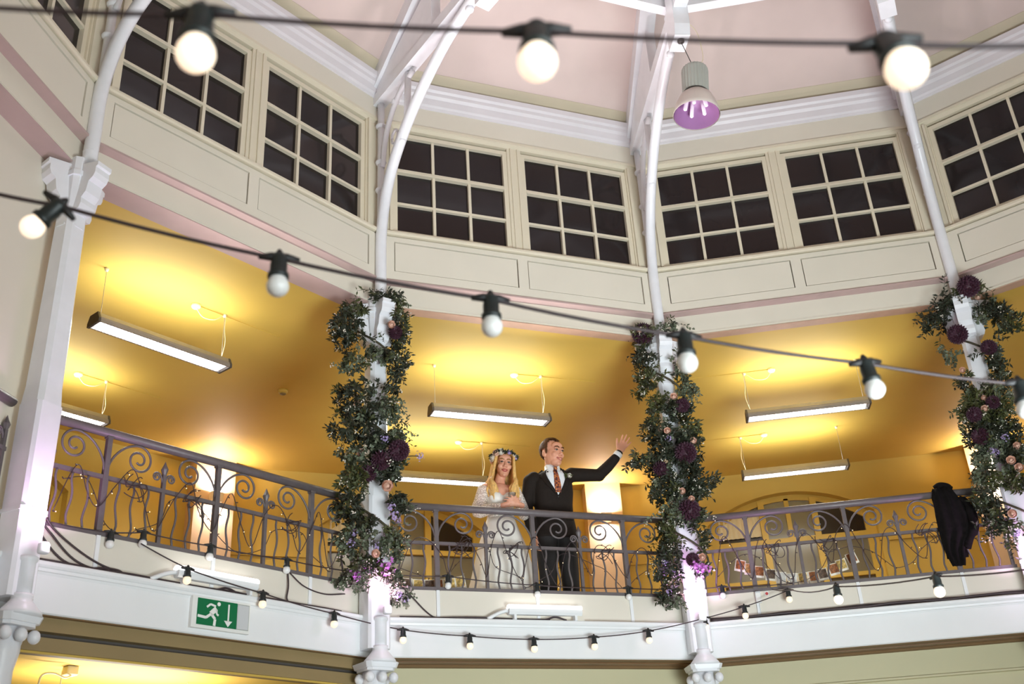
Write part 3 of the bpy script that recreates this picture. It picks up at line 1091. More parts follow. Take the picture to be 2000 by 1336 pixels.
# sconces on the piers
SCN = {0: 'up-and-down wall light on the pier seen through the left railing', 1: 'up-and-down wall light on the pier behind the groom', 2: 'up-and-down wall light on the pier behind the right garland'}
for v in (0, 1, 2):
    rb = (A + BACK) / math.cos(PI / 12) - RV
    r = corner_root('sconce', v)
    x = PIL[v]
    MB().box(x - 0.075, x + 0.075, rb - 0.40, rb - 0.302, 5.56, 5.68).build('body', 'sconce', r, bevel=0.01)
    MB().box(x - 0.06, x + 0.06, rb - 0.39, rb - 0.315, 5.681, 5.686).build('lens', 'tube_lit', r)
    area_light('sconce_up', (x, rb - 0.36, 5.70), (x, rb - 0.33, 7), 0.1, 0.06, 12.0, (1.0, 0.84, 0.76), r)
    area_light('sconce_down', (x, rb - 0.36, 5.54), (x, rb - 0.33, 3), 0.1, 0.06, 7.0, (1.0, 0.84, 0.76), r)
    tag(r, SCN[v], 'wall light', 'wall lights on the piers')

# ================================================================== LEDGE LIGHTS
def batten(b, label, power, cs=0.0):
    r = bay_root('batten_light', b)
    tag(r, label, 'light', 'white batten lights on the ledge')
    MB().prism_x([(0.015, 3.425), (0.015, 3.452), (0.085, 3.452), (0.085, 3.425), (0.07, 3.405), (0.03, 3.405)], cs - 0.325, cs + 0.325).build('housing', 'white', r)
    MB().prism_x([(0.012, 3.452), (0.010, 3.470), (0.03, 3.487), (0.07, 3.487), (0.09, 3.470), (0.088, 3.452)], cs - 0.325, cs + 0.325).build('diffuser', 'batten_lit', r)
    for s in (-1, 1):
        x = cs + s * 0.27
        MB().box(x - 0.011, x + 0.011, 0.028, 0.072, Z_LEDGE, 3.44).build('bracket', 'white', r)
    MB().box(cs + 0.285, cs + 0.35, 0.04, 0.08, Z_LEDGE, 3.42).build('driver_box', 'cream_upstand', r)
    MB().tube(catmull([(cs - 0.33, 0.05, 3.44), (cs - 0.40, 0.06, 3.42), (cs - 0.50, 0.07, 3.372)], 5), 0.016, 6).build('lead', 'white', r, smooth=True)
    MB().tube(catmull([(cs - 0.2, 0.075, 3.374), (cs + 0.0, 0.075, 3.376), (cs + 0.1, 0.075, 3.40), (cs + 0.2, 0.075, 3.374)], 5), 0.008, 6).build('cable', 'black_cable', r, smooth=True)
    area_light('batten_beam', (cs, 0.02, 3.50), (cs, -1.6, 6.0), 0.64, 0.05, power, (1.0, 0.92, 0.94), r, spread=1.35)
    return r


batten(0, 'white lit batten light on the ledge above the exit sign', 34)
batten(1, 'white lit batten light on the ledge below the groom', 40, 0.03)
for b in (4, 6, 8, 10):  # extra unseen battens, added to light the roof and the facing walls
    batten(b, 'added fill batten light on the unseen side of the hall', 34)

for v, lab in ((-1, 'pink uplight glowing on the ledge at the left edge column'), (0, 'pink uplight glowing on the ledge at the column left of the bride'), (1, 'pink uplight glowing on the ledge at the column right of the groom'), (2, 'pink uplight glowing on the ledge at the rightmost column')):
    r = corner_root('uplight', v)
    MB().lathe([(0.03, 0.0), (0.034, 0.01), (0.034, 0.05), (0.028, 0.06)], 14, (0.0, -0.205, 3.335)).build('body', 'white_iron', r, smooth=True)
    MB().lathe([(0.0, 0.062), (0.027, 0.0615), (0.028, 0.058)], 14, (0.0, -0.205, 3.335)).build('lens', 'uplight_lens', r, smooth=True)
    d = bpy.data.lights.new('uplight_beam', 'SPOT')
    d.energy = 20
    d.color = (0.95, 0.52, 1.0)
    d.spot_size = 2.5
    d.spot_blend = 0.6
    d.shadow_soft_size = 0.05
    lo = bpy.data.objects.new('uplight_beam', d)
    col.objects.link(lo)
    lo.parent = r
    lo.location = (0, -0.24, 3.44)
    lo.rotation_euler = (PI - 0.12, 0, 0)
    d2 = bpy.data.lights.new('uplight_glow', 'POINT')
    d2.energy = 1.1
    d2.color = (1.0, 0.78, 0.98)
    d2.shadow_soft_size = 0.04
    lo = bpy.data.objects.new('uplight_glow', d2)
    col.objects.link(lo)
    lo.parent = r
    lo.location = (0.0, -0.30, 3.40)
    tag(r, lab, 'uplight', 'pink uplights on the ledge')

# ================================================================== EXIT SIGN
r = bay_root('exit_sign', 0)
tag(r, 'green and white emergency exit sign with running figure and down arrow', 'sign')
X0, X1, S0, S1 = -0.150, 0.280, 3.112, 3.302
MB().prism([(X0 - 0.035, S0 - 0.012), (X1 + 0.004, S0 - 0.012), (X1 + 0.004, S1 + 0.006), (X0 - 0.035, S1 + 0.006)], 0.045, 0.077).build('box', 'sign_white', r)
MB().box(X0 + 0.004, 0.172, 0.040, 0.046, S0 + 0.010, S1 - 0.006).build('green_panel', 'sign_green', r)
MB().box(0.176, X1 - 0.008, 0.0405, 0.046, S0 + 0.014, S1 - 0.012).build('grey_panel', 'sign_grey', r)
g = MB()
fx = X1 - 0.008
for x0, x1, z0, z1 in ((0.174, fx, S0 + 0.010, S0 + 0.0125), (0.174, fx, S1 - 0.0105, S1 - 0.008), (fx - 0.0025, fx, S0 + 0.010, S1 - 0.008)):
    g.box(x0, x1, 0.0395, 0.046, z0, z1)
g.build('border', 'ribbed_grey', r)
# running figure: white shapes standing just proud of the panel
g = MB()
def bar(pts, w, y0=0.0385, y1=0.0400):
    for (ax, az), (bx_, bz) in zip(pts[:-1], pts[1:]):
        dx, dz = bx_ - ax, bz - az
        l = math.hypot(dx, dz)
        nx, nz = -dz / l * w / 2, dx / l * w / 2
        g.prism([(ax + nx, az + nz), (ax - nx, az - nz), (bx_ - nx, bz - nz), (bx_ + nx, bz + nz)], y0, y1)
fx0, fz0 = X0 + 0.004, S0 + 0.010
def F(u, w_):
    return (fx0 + u, fz0 + w_)
bar([F(0.148, 0.118), F(0.105, 0.078)], 0.034)              # torso
bar([F(0.142, 0.132), F(0.100, 0.142), F(0.072, 0.120)], 0.014)   # rear arm
bar([F(0.150, 0.112), F(0.152, 0.082), F(0.168, 0.074)], 0.013)   # front arm
bar([F(0.112, 0.080), F(0.070, 0.050), F(0.004, 0.056)], 0.018)   # rear leg
bar([F(0.112, 0.076), F(0.142, 0.046), F(0.138, 0.002)], 0.020)   # front leg
hx, hz = F(0.166, 0.150)
g.prism([(hx + 0.014 * math.cos(2 * PI * k / 12), hz + 0.014 * math.sin(2 * PI * k / 12)) for k in range(12)], 0.0385, 0.04)
g.build('running_figure', 'sign_white', r)
g = MB()
bar([F(0.248, 0.158), F(0.248, 0.040)], 0.013)
g.prism([F(0.215, 0.046), F(0.281, 0.046), F(0.248, 0.006)], 0.0385, 0.04)
g.build('down_arrow', 'sign_white', r)

# ================================================================== HIGH-BAY PENDANT LAMP
r = corner_root('pendant_lamp', 1)
tag(r, 'bell-shaped pendant lamp with ribbed grey housing under the roof', 'lamp')
ly = 3.47 - RV
lz = 7.25
Mt = Matrix.Translation((0.03, ly, lz)) @ Matrix.Rotation(0.10, 4, 'Y') @ Matrix.Scale(1.14, 4)
MB().lathe([(0.175, 0.0), (0.178, 0.006), (0.170, 0.04), (0.155, 0.10), (0.125, 0.17), (0.09, 0.205), (0.086, 0.21), (0.080, 0.205), (0.118, 0.165), (0.148, 0.10), (0.164, 0.04), (0.172, 0.004)], 28, M=Mt, cap=False).build('shade', 'shade_out', r, smooth=True)
MB().lathe([(0.170, 0.004), (0.161, 0.04), (0.145, 0.10), (0.115, 0.163), (0.075, 0.2), (0.0, 0.202)], 28, M=Mt, cap=False).build('reflector', 'shade_in', r, smooth=True)
m = MB()
prof = []
vs, fs = [], []
NN = 48
for zi, z in enumerate((0.215, 0.43, 0.45)):
    for k in range(NN):
        rad = (0.104 if k % 2 == 0 else 0.098) * (0.94 if zi == 2 else (0.97 if zi == 0 else 1.0))
        a = 2 * PI * k / NN
        vs.append(Mt @ Vector((rad * math.cos(a), rad * math.sin(a), z)))
for j in range(2):
    for k in range(NN):
        fs.append((j * NN + k, j * NN + (k + 1) % NN, (j + 1) * NN + (k + 1) % NN, (j + 1) * NN + k))
fs.append(tuple(range(2 * NN, 3 * NN)))
fs.append(tuple(range(NN - 1, -1, -1)))
m.add(vs, fs)
m.build('ribbed_housing', 'ribbed_grey', r)
MB().lathe([(0.09, 0.203), (0.095, 0.205), (0.095, 0.216), (0.09, 0.218)], 24, M=Mt).build('collar', 'dark_cap', r, smooth=True)
for k in range(5):
    a = 2 * PI * k / 5 + 0.5
    p0 = Mt @ Vector((0.06 * math.cos(a), 0.06 * math.sin(a), 0.19))
    p1 = Mt @ Vector((0.085 * math.cos(a), 0.085 * math.sin(a), 0.055))
    MB().tube([p0, p0 * 0.5 + p1 * 0.5, p1, p1 + (p1 - p0).normalized() * 0.01], [0.017, 0.017, 0.017, 0.006], 10).build('lamp_tube', 'lamp_tube', r, smooth=True)
MB().tube([Mt @ Vector((0, 0, 0.45)), (0, ly, 8.08)], 0.004, 5).build('cable', 'dark_cap', r)
MB().lathe([(0.015, -0.03), (0.032, -0.02), (0.032, 0.0)], 12, (0, ly, 8.10)).build('ceiling_cup', 'dark_cap', r, smooth=True)
MB().tube(catmull([(0.09, ly, 8.32), (0.16, ly, 8.2), (0.18, ly, 8.0), (0.16, ly, 7.85), (0.03, ly, 7.76)], 6), 0.003, 5).build('flex', 'cream_cable', r, smooth=True)

# ================================================================== FESTOON STRINGS
sock_m = MB().lathe([(0.010, 0.012), (0.016, 0.010), (0.020, 0.0), (0.019, -0.012), (0.021, -0.016), (0.021, -0.040), (0.026, -0.045), (0.026, -0.055), (0.020, -0.056)], 14).mesh('lamp_holder', True)
sock_m.materials.append(MATS['socket_green'])
clip_m = MB().tube([(-0.05, 0, 0.0), (-0.02, 0, 0.004), (0.02, 0, 0.004), (0.05, 0, 0)], [0.006, 0.011, 0.011, 0.006], 8).lathe([(0.012, 0.0), (0.010, 0.016), (0.004, 0.026), (0.0, 0.027)], 10).mesh('cable_clip', True)
clip_m.materials.append(MATS['black_rubber'])


def bulb_mesh(mt):
    pr = [(0.017, -0.050), (0.020, -0.056)]
    R = 0.0275
    for k in range(1, 11):
        a = PI * (0.28 + 0.72 * k / 10)
        pr.append((R * math.sin(a) if k < 10 else 0.0, -0.078 + R * math.cos(a) * 1.0))
    me = MB().lathe(pr, 18).mesh('bulb', True)
    me.materials.append(MATS[mt])
    return me


BM = {k: bulb_mesh(k) for k in ('bulb_lit', 'bulb_warm', 'bulb_off')}


def festoon(name, label, nodes, bulbs, kinds, rad=0.0042, lights=False, tilt=None, scale=1.0):
    """nodes: world points of the cable; bulbs: indices of nodes that carry a holder"""
    r = empty(name, nodes[0])
    tag(r, label, 'festoon lights', 'festoon light strings')
    O = Vector(nodes[0])
    pth = []
    P = [Vector(p) - O for p in nodes]
    for i in range(len(P) - 1):
        a, b = P[i], P[i + 1]
        sag = 0.012 * (b - a).length
        for k in range(6):
            t = k / 6
            q = a.lerp(b, t)
            q.z -= sag * 4 * t * (1 - t)
            pth.append(q)
    pth.append(P[-1])
    MB().tube(pth, rad, 8).build('cable', 'black_cable', r, smooth=True)
    for j, i in enumerate(bulbs):
        p = P[i]
        d = (P[min(i + 1, len(P) - 1)] - P[max(i - 1, 0)])
        yaw = math.atan2(d.y, d.x)
        tl = tilt[j] if tilt else (0, 0)
        h = inst(sock_m, 'lamp_holder', r, p, (tl[0], tl[1], yaw), (scale,) * 3)
        inst(clip_m, 'cable_clip', h)
        inst(BM[kinds[j]], 'bulb', h)
        if lights and kinds[j] == 'bulb_lit':
            d = bpy.data.lights.new('bulb_glow', 'POINT')
            d.energy = 0.5
            d.color = (1, 0.86, 0.7)
            d.shadow_soft_size = 0.03
            lo = bpy.data.objects.new('bulb_glow', d)
            col.objects.link(lo)
            lo.parent = h
            lo.location = (0, 0, -0.13)
    return r


festoon('festoon_string', 'festoon string with three big glowing bulbs close across the top of the picture',
        [(-5.15, -0.85, 2.93), (-3.749, -1.339, 2.761), (-3.540, -1.411, 2.742), (-3.267, -1.506, 2.718), (-2.815, -1.674, 2.655), (-2.384, -1.871, 2.572), (-2.221, -1.945, 2.545), (-1.980, -2.047, 2.514), (-1.60, -2.21, 2.47), (-1.20, -2.38, 2.44), (-0.75, -2.57, 2.42), (0.6, -3.14, 2.42), (2.9, -4.1, 2.7)],
        [3, 4, 5, 8, 9, 10], ['bulb_lit'] * 6, 0.0042, tilt=[(-0.05, 0.0), (-0.28, 0.04), (-0.40, -0.06), (0, 0), (0, 0), (0, 0)])
festoon('festoon_string', 'festoon string slanting across the middle of the picture before the gallery opening',
        [(-5.2, -0.2, 3.45), (-3.933, -0.379, 3.122), (-3.650, -0.430, 3.054), (-3.521, -0.438, 3.041), (-3.009, -0.473, 2.954), (-2.480, -0.523, 2.885), (-1.959, -0.573, 2.818), (-1.435, -0.633, 2.769), (-0.953, -0.683, 2.734), (-0.45, -0.76, 2.69), (0.06, -0.83, 2.67), (0.57, -0.91, 2.66), (2.2, -1.15, 2.72), (4.95, -1.6, 3.1)],
        [3, 4, 5, 6, 7, 8, 9, 10, 11], ['bulb_lit', 'bulb_off', 'bulb_off', 'bulb_off', 'bulb_off', 'bulb_off', 'bulb_off', 'bulb_off', 'bulb_off'], 0.005, tilt=[(0.2, 0.75), (0, 0), (0, 0), (0, 0), (0.0, -0.15), (0, 0), (0, 0), (0, 0), (0, 0)])
festoon('festoon_string', 'festoon string sagging in front of the white gallery fascia under the couple',
        [(-3.20, 4.30, 3.575), (-2.885, 4.46, 3.462), (-2.347, 4.76, 3.385), (-1.775, 5.09, 3.326), (-1.196, 5.29, 3.256), (-0.653, 5.29, 3.217), (-0.108, 5.29, 3.199), (0.427, 5.29, 3.223), (0.937, 5.29, 3.281), (1.447, 5.20, 3.380), (1.785, 5.09, 3.460), (2.125, 4.90, 3.565)],
        [1, 2, 3, 4, 5, 6, 7, 8, 9, 10, 11], ['bulb_warm'] * 11, 0.0045, scale=1.0)
festoon('festoon_string', 'festoon string with two glowing bulbs running off to the right edge',
        [(2.17, 5.25, 3.670), (1.741, 4.316, 3.420), (0.720, 2.441, 2.962), (0.538, 1.419, 2.761), (0.481, 0.789, 2.633), (0.520, 0.112, 2.523), (0.62, -1.6, 2.45), (0.9, -5.0, 3.2)],
        [2, 3], ['bulb_lit'] * 2, 0.0045)
# string tied along the bottom rails
pts = []
M0, M1, M2 = bay_M(0), bay_M(1), bay_M(2)
for s, z in ((-1.2, 3.62), (-0.80, 3.63), (-0.57, 3.675), (-0.05, 3.675), (0.62, 3.69), (1.22, 3.70)):
    pts.append(M0 @ Vector((s, 0.09, z)))
for s, z in ((-1.30, 3.715), (-0.79, 3.715), (-0.01, 3.665), (0.84, 3.665), (1.25, 3.67)):
    pts.append(M1 @ Vector((s, 0.09, z)))
for s, z in ((-1.16, 3.665), (-0.55, 3.64)):
    pts.append(M2 @ Vector((s, 0.09, z)))
festoon('festoon_string', 'festoon string of unlit white bulbs tied along the bottom rails of the gallery', [tuple(p) for p in pts], [1, 2, 3, 4, 6, 7, 8, 9, 11], ['bulb_off'] * 9, 0.0045)


# loose black cables on the ledge
def cable(name, label, b, pts, rad=0.009, n=6, group='black cables on the ledge'):
    r = bay_root(name, b)
    MB().tube(catmull(pts, n), rad, 7).build('cable_run', 'black_cable', r, smooth=True)
    tag(r, label, 'cable', group)
    return r


rn = random.Random(4)
for i in range(3):
    cable('power_cable', ('thick', 'thin', 'twisted')[i] + ' black power cable lying along the ledge under the right railing', 2,
          [(-1.30 + k * 0.22, 0.062 + 0.016 * i + rn.uniform(-.008, .008), Z_LEDGE + 0.012 + 0.012 * (i == 1) + rn.uniform(0, .014)) for k in range(13)], (0.011, 0.006, 0.008)[i])
cable('power_cable', 'black cable lying along the ledge of the left bay behind the exit sign', 0,
      [(-1.25 + k * 0.2, 0.07 + rn.uniform(-.01, .01), Z_LEDGE + 0.009 + rn.uniform(0, .006)) for k in range(13)], 0.007)
cable('power_cable', 'black cable lying along the ledge under the centre railing', 1,
      [(-1.2 + k * 0.16, 0.08 + rn.uniform(-.01, .01), Z_LEDGE + 0.008 + rn.uniform(0, .008)) for k in range(9)], 0.008)
for i, (s0, s1) in enumerate(((-1.31, -1.0), (-1.27, -0.86), (-1.24, -0.60))):
    cable('power_cable', ('first', 'second', 'third')[i] + ' black cable curving down the cream upstand beside the left column', 0,
          [(s0, 0.10, 3.98 - 0.1 * i), (s0 - 0.0, 0.085, 3.64), (s0 + 0.06 + 0.04 * i, 0.09, 3.53), (s0 + (s1 - s0) * 0.6, 0.095, 3.42), (s1, 0.09, Z_LEDGE + 0.01), (s1 + 0.18, 0.08, Z_LEDGE + 0.008)], 0.007)
cable('power_cable', 'black cable hump on the ledge near the left column', 0, [(-0.92, 0.09, 3.375), (-0.82, 0.085, 3.395), (-0.72, 0.085, 3.395), (-0.68, 0.085, 3.375), (-0.66, 0.08, 3.372)], 0.007)
cable('power_cable', 'black cable slanting down the upstand right of the flower column under the bride', 1,
      [(-1.17, 0.10, 3.62), (-1.08, 0.10, 3.53), (-0.98, 0.10, 3.43), (-0.90, 0.09, 3.378), (-0.78, 0.085, 3.372)], 0.006)
cable('power_cable', 'pair of black leads dropping to the ledge near the middle of the left bay', 0,
      [(0.64, 0.10, 3.61), (0.65, 0.098, 3.50), (0.64, 0.095, 3.40), (0.70, 0.085, 3.375), (0.80, 0.08, 3.372)], 0.006)
cable('power_cable', 'thin black lead looping under the railing left of the flower column', 0,
      [(0.66, 0.10, 3.60), (0.80, 0.10, 3.52), (1.0, 0.10, 3.49), (1.2, 0.10, 3.52)], 0.005)

# small white socket box and red tag on the upstand of the right bay
r = bay_root('socket_box', 2)
MB().box(-0.885, -0.835, 0.085, 0.12, 3.50, 3.60).build('box', 'sign_white', r, bevel=0.006)
MB().box(-0.88, -0.84, 0.08, 0.09, 3.585, 3.598).build('lid', 'sign_grey', r)
MB().tube([(-0.86, 0.10, 3.50), (-0.858, 0.11, 3.38)], 0.003, 5).build('lead', 'sign_grey', r)
tag(r, 'small white socket box on the upstand right of the garlanded column', 'socket')
r = bay_root('red_tag', 2)
MB().box(-0.80, -0.765, 0.115, 0.1195, 3.56, 3.60).build('card', 'sign_white', r)
MB().lathe([(0.0, 0.0), (0.013, 0.0), (0.013, 0.003)], 12, M=Matrix.Translation((-0.782, 0.1148, 3.578)) @ Matrix.Rotation(PI / 2, 4, 'X')).build('disc', 'red_sticker', r)
tag(r, 'tiny white tag with red disc beside the socket box', 'tag')

# ================================================================== FLOWER GARLANDS
G_B = (
 [(-0.01,6.14,0.16,0.06),(-0.30,5.96,0.13,0.09),(-0.40,5.80,0.11,0.11),(-0.28,5.71,0.10,0.13),(0.14,6.00,0.08,0.16),(0.11,5.78,0.11,0.13),(-0.28,5.47,0.11,0.13),(-0.06,5.57,0.13,0.10),(0.12,5.49,0.11,0.11),(-0.27,5.21,0.13,0.11),(-0.01,5.24,0.11,0.05),(-0.22,5.01,0.19,0.13),(0.02,5.06,0.13,0.11),(-0.38,4.84,0.08,0.10),(-0.13,4.80,0.19,0.11),(0.11,4.84,0.11,0.11),(-0.22,4.61,0.19,0.10),(-0.01,4.55,0.17,0.15),(-0.26,4.42,0.12,0.12),(-0.30,4.23,0.10,0.10),(0.11,4.26,0.08,0.12),(-0.20,4.10,0.10,0.14),(-0.25,3.92,0.12,0.14),(0.04,3.91,0.12,0.16),(-0.12,3.73,0.18,0.10),(-0.25,3.62,0.14,0.08),(0.06,3.63,0.10,0.10),(0.13,3.50,0.06,0.08)],
 dict(d=[(0.06,5.74,0.062),(-0.10,4.53,0.083),(0.07,4.65,0.093),(-0.17,4.44,0.074)], r=[(-0.04,4.33,0.049),(-0.25,4.60,0.033),(-0.30,4.41,0.028),(-0.00,5.79,0.036),(-0.27,5.02,0.034),(-0.14,3.77,0.036)], l=[(-0.05,4.74,0.034),(0.14,4.68,0.038),(0.36,4.70,0.034),(-0.00,4.16,0.033),(0.03,4.10,0.037),(0.07,4.06,0.029),(-0.25,3.96,0.036),(-0.29,3.86,0.031),(-0.12,3.84,0.032),(0.06,3.47,0.032),(0.13,3.44,0.032)], m=[(-0.17,3.66,0.051),(-0.05,3.68,0.063),(-0.26,3.61,0.047)]))
G_C = (
 [(-0.19,6.15,0.10,0.09),(0.05,6.18,0.11,0.05),(-0.21,5.90,0.09,0.15),(-0.20,5.63,0.11,0.15),(0.12,5.74,0.07,0.15),(0.16,5.52,0.09,0.12),(-0.10,5.37,0.14,0.10),(0.04,5.31,0.14,0.10),(-0.18,5.16,0.14,0.12),(0.12,5.15,0.10,0.12),(-0.05,5.00,0.19,0.14),(-0.12,4.81,0.19,0.14),(0.14,5.00,0.07,0.10),(-0.36,4.86,0.12,0.08),(0.06,4.75,0.12,0.16),(-0.15,4.56,0.16,0.16),(0.06,4.51,0.10,0.14),(0.13,4.55,0.12,0.09),(0.28,4.62,0.07,0.05),(-0.09,4.32,0.16,0.14),(0.04,4.27,0.11,0.10),(-0.18,4.13,0.11,0.14),(0.10,4.08,0.05,0.09),(-0.20,3.95,0.11,0.16),(-0.24,3.77,0.10,0.13),(-0.27,3.61,0.09,0.09),(0.05,3.82,0.07,0.06),(-0.19,3.54,0.05,0.07)],
 dict(d=[(-0.19,6.11,0.109),(0.07,5.30,0.072),(0.03,4.82,0.103),(0.00,4.29,0.100),(-0.20,4.70,0.074),(-0.03,3.85,0.062)], r=[(-0.24,6.11,0.030),(-0.01,5.38,0.034),(-0.16,5.08,0.028),(-0.11,5.04,0.033),(0.12,4.94,0.033),(-0.04,4.47,0.032),(0.02,4.38,0.032),(0.05,3.86,0.036)], l=[(-0.10,4.97,0.028),(-0.26,3.86,0.031),(-0.26,3.79,0.035),(-0.16,3.77,0.035),(-0.26,3.59,0.026)], m=[(0.05,3.76,0.062),(-0.02,3.79,0.044)]))
G_D = (
 [(0.11,6.15,0.14,0.06),(-0.11,6.08,0.11,0.09),(-0.27,5.96,0.14,0.12),(0.23,5.98,0.12,0.09),(0.34,5.87,0.14,0.06),(0.42,5.77,0.07,0.06),(0.14,5.86,0.05,0.07),(0.32,5.73,0.14,0.04),(-0.22,5.57,0.07,0.07),(0.12,5.49,0.10,0.09),(0.15,5.38,0.07,0.07),(0.16,5.27,0.07,0.05),(-0.14,5.27,0.07,0.07),(-0.06,5.12,0.14,0.12),(0.14,5.10,0.14,0.07),(-0.16,4.99,0.11,0.11),(0.02,4.95,0.16,0.14),(-0.14,4.79,0.16,0.11),(0.06,4.75,0.16,0.13),(-0.11,4.59,0.16,0.13),(0.07,4.56,0.11,0.13),(-0.19,4.42,0.11,0.13),(-0.04,4.34,0.13,0.11),(-0.23,4.19,0.11,0.13),(-0.20,4.05,0.09,0.11),(0.06,4.28,0.07,0.09),(-0.16,3.95,0.09,0.07),(-0.08,3.87,0.09,0.09)],
 dict(d=[(0.10,6.12,0.105),(-0.10,5.67,0.094),(0.12,5.48,0.074),(-0.14,4.89,0.072),(-0.14,4.69,0.081),(0.03,4.97,0.063)], r=[(0.16,6.05,0.033),(-0.05,4.92,0.032),(-0.03,5.03,0.027),(0.04,4.42,0.040),(0.09,4.36,0.039),(0.12,4.54,0.035),(-0.06,3.98,0.039),(-0.16,4.40,0.022),(-0.14,5.33,0.028)], l=[(0.05,4.64,0.031),(-0.08,4.54,0.027),(-0.04,4.52,0.027),(-0.07,3.81,0.034)], m=[]))


def petal(mb, c, d, up, L, W, cup):
    """one cupped petal: base, two sides, tip"""
    s = d.cross(up).normalized()
    mb.add([c, c + d * L * 0.5 + s * W * 0.5 + up * cup * 0.3, c + d * L + up * cup, c + d * L * 0.5 - s * W * 0.5 + up * cup * 0.3, c + d * L * 0.55 + up * cup * 0.05],
           [(0, 1, 4), (1, 2, 4), (2, 3, 4), (3, 0, 4)])


def dahlia_mesh():
    mb = MB()
    mb.ell((0, 0, 0), (0.55, 0.55, 0.40), 10, 7)
    N = 90
    for k in range(N):
        t = (k + 0.5) / N
        ph = math.acos(1 - 1.45 * t)
        a = k * 2.39996
        nrm = Vector((math.sin(ph) * math.cos(a), math.sin(ph) * math.sin(a), math.cos(ph)))
        tan = Vector((math.cos(ph) * math.cos(a), math.cos(ph) * math.sin(a), -math.sin(ph)))
        d = (tan * 0.5 + nrm * 0.8).normalized()
        petal(mb, nrm * 0.45, d, nrm.cross(tan).cross(d).normalized() * -1, 0.55, 0.34, 0.12)
    me = mb.mesh('dahlia')
    me.materials.append(MATS['dahlia'])
    return me


def rose_mesh():
    """cupped round petals in three whorls"""
    mb = MB()
    mb.ell((0, 0, 0.12), (0.30, 0.30, 0.42), 8, 6)
    for ring, (n, R, top, flare, wid) in enumerate(((3, 0.42, 0.35, 0.04, 1.2), (5, 0.62, 0.75, 0.12, 0.85), (6, 0.82, 1.15, 0.22, 0.72))):
        for k in range(n):
            a0 = 2 * PI * k / n + ring * 0.7
            vs, fs = [], []
            for i in range(4):
                t = i / 3
                ph = 2.7 + (top - 2.7) * t
                for j in range(5):
                    u = (j - 2) / 2
                    a = a0 + u * wid * (0.55 + 0.45 * math.sin(PI * min(1, t * 0.75 + 0.12)))
                    rr = R + (flare * t * t) - 0.10 * t * u * u
                    pz = math.cos(ph + 0.12 * u * u) * R * 0.85
                    vs.append((rr * math.sin(ph) * math.cos(a), rr * math.sin(ph) * math.sin(a), pz + 0.05))
            for i in range(3):
                for j in range(4):
                    q = i * 5 + j
                    fs.append((q, q + 1, q + 6, q + 5))
            mb.add(vs, fs)
    me = mb.mesh('rose', True)
    me.materials.append(MATS['rose'])
    return me


def cluster_mesh(mt, seed):
    mb = MB()
    rnd = random.Random(seed)
    for k in range(22):
        c = Vector((rnd.gauss(0, 0.5), rnd.gauss(0, 0.4), rnd.gauss(0, 0.5)))
        nrm = (c + Vector((0, -0.6, 0.1))).normalized()
        u = nrm.orthogonal().normalized()
        w = nrm.cross(u)
        for j in range(4):
            a = PI / 2 * j + rnd.random()
            d = (u * math.cos(a) + w * math.sin(a) + nrm * 0.35).normalized()
            petal(mb, c, d, nrm, 0.36, 0.3, 0.05)
    me = mb.mesh('flower_cluster')
    me.materials.append(MATS[mt])
    return me


DAH, ROS = dahlia_mesh(), rose_mesh()
LIL, MAG = cluster_mesh('lilac', 1), cluster_mesh('magenta', 2)


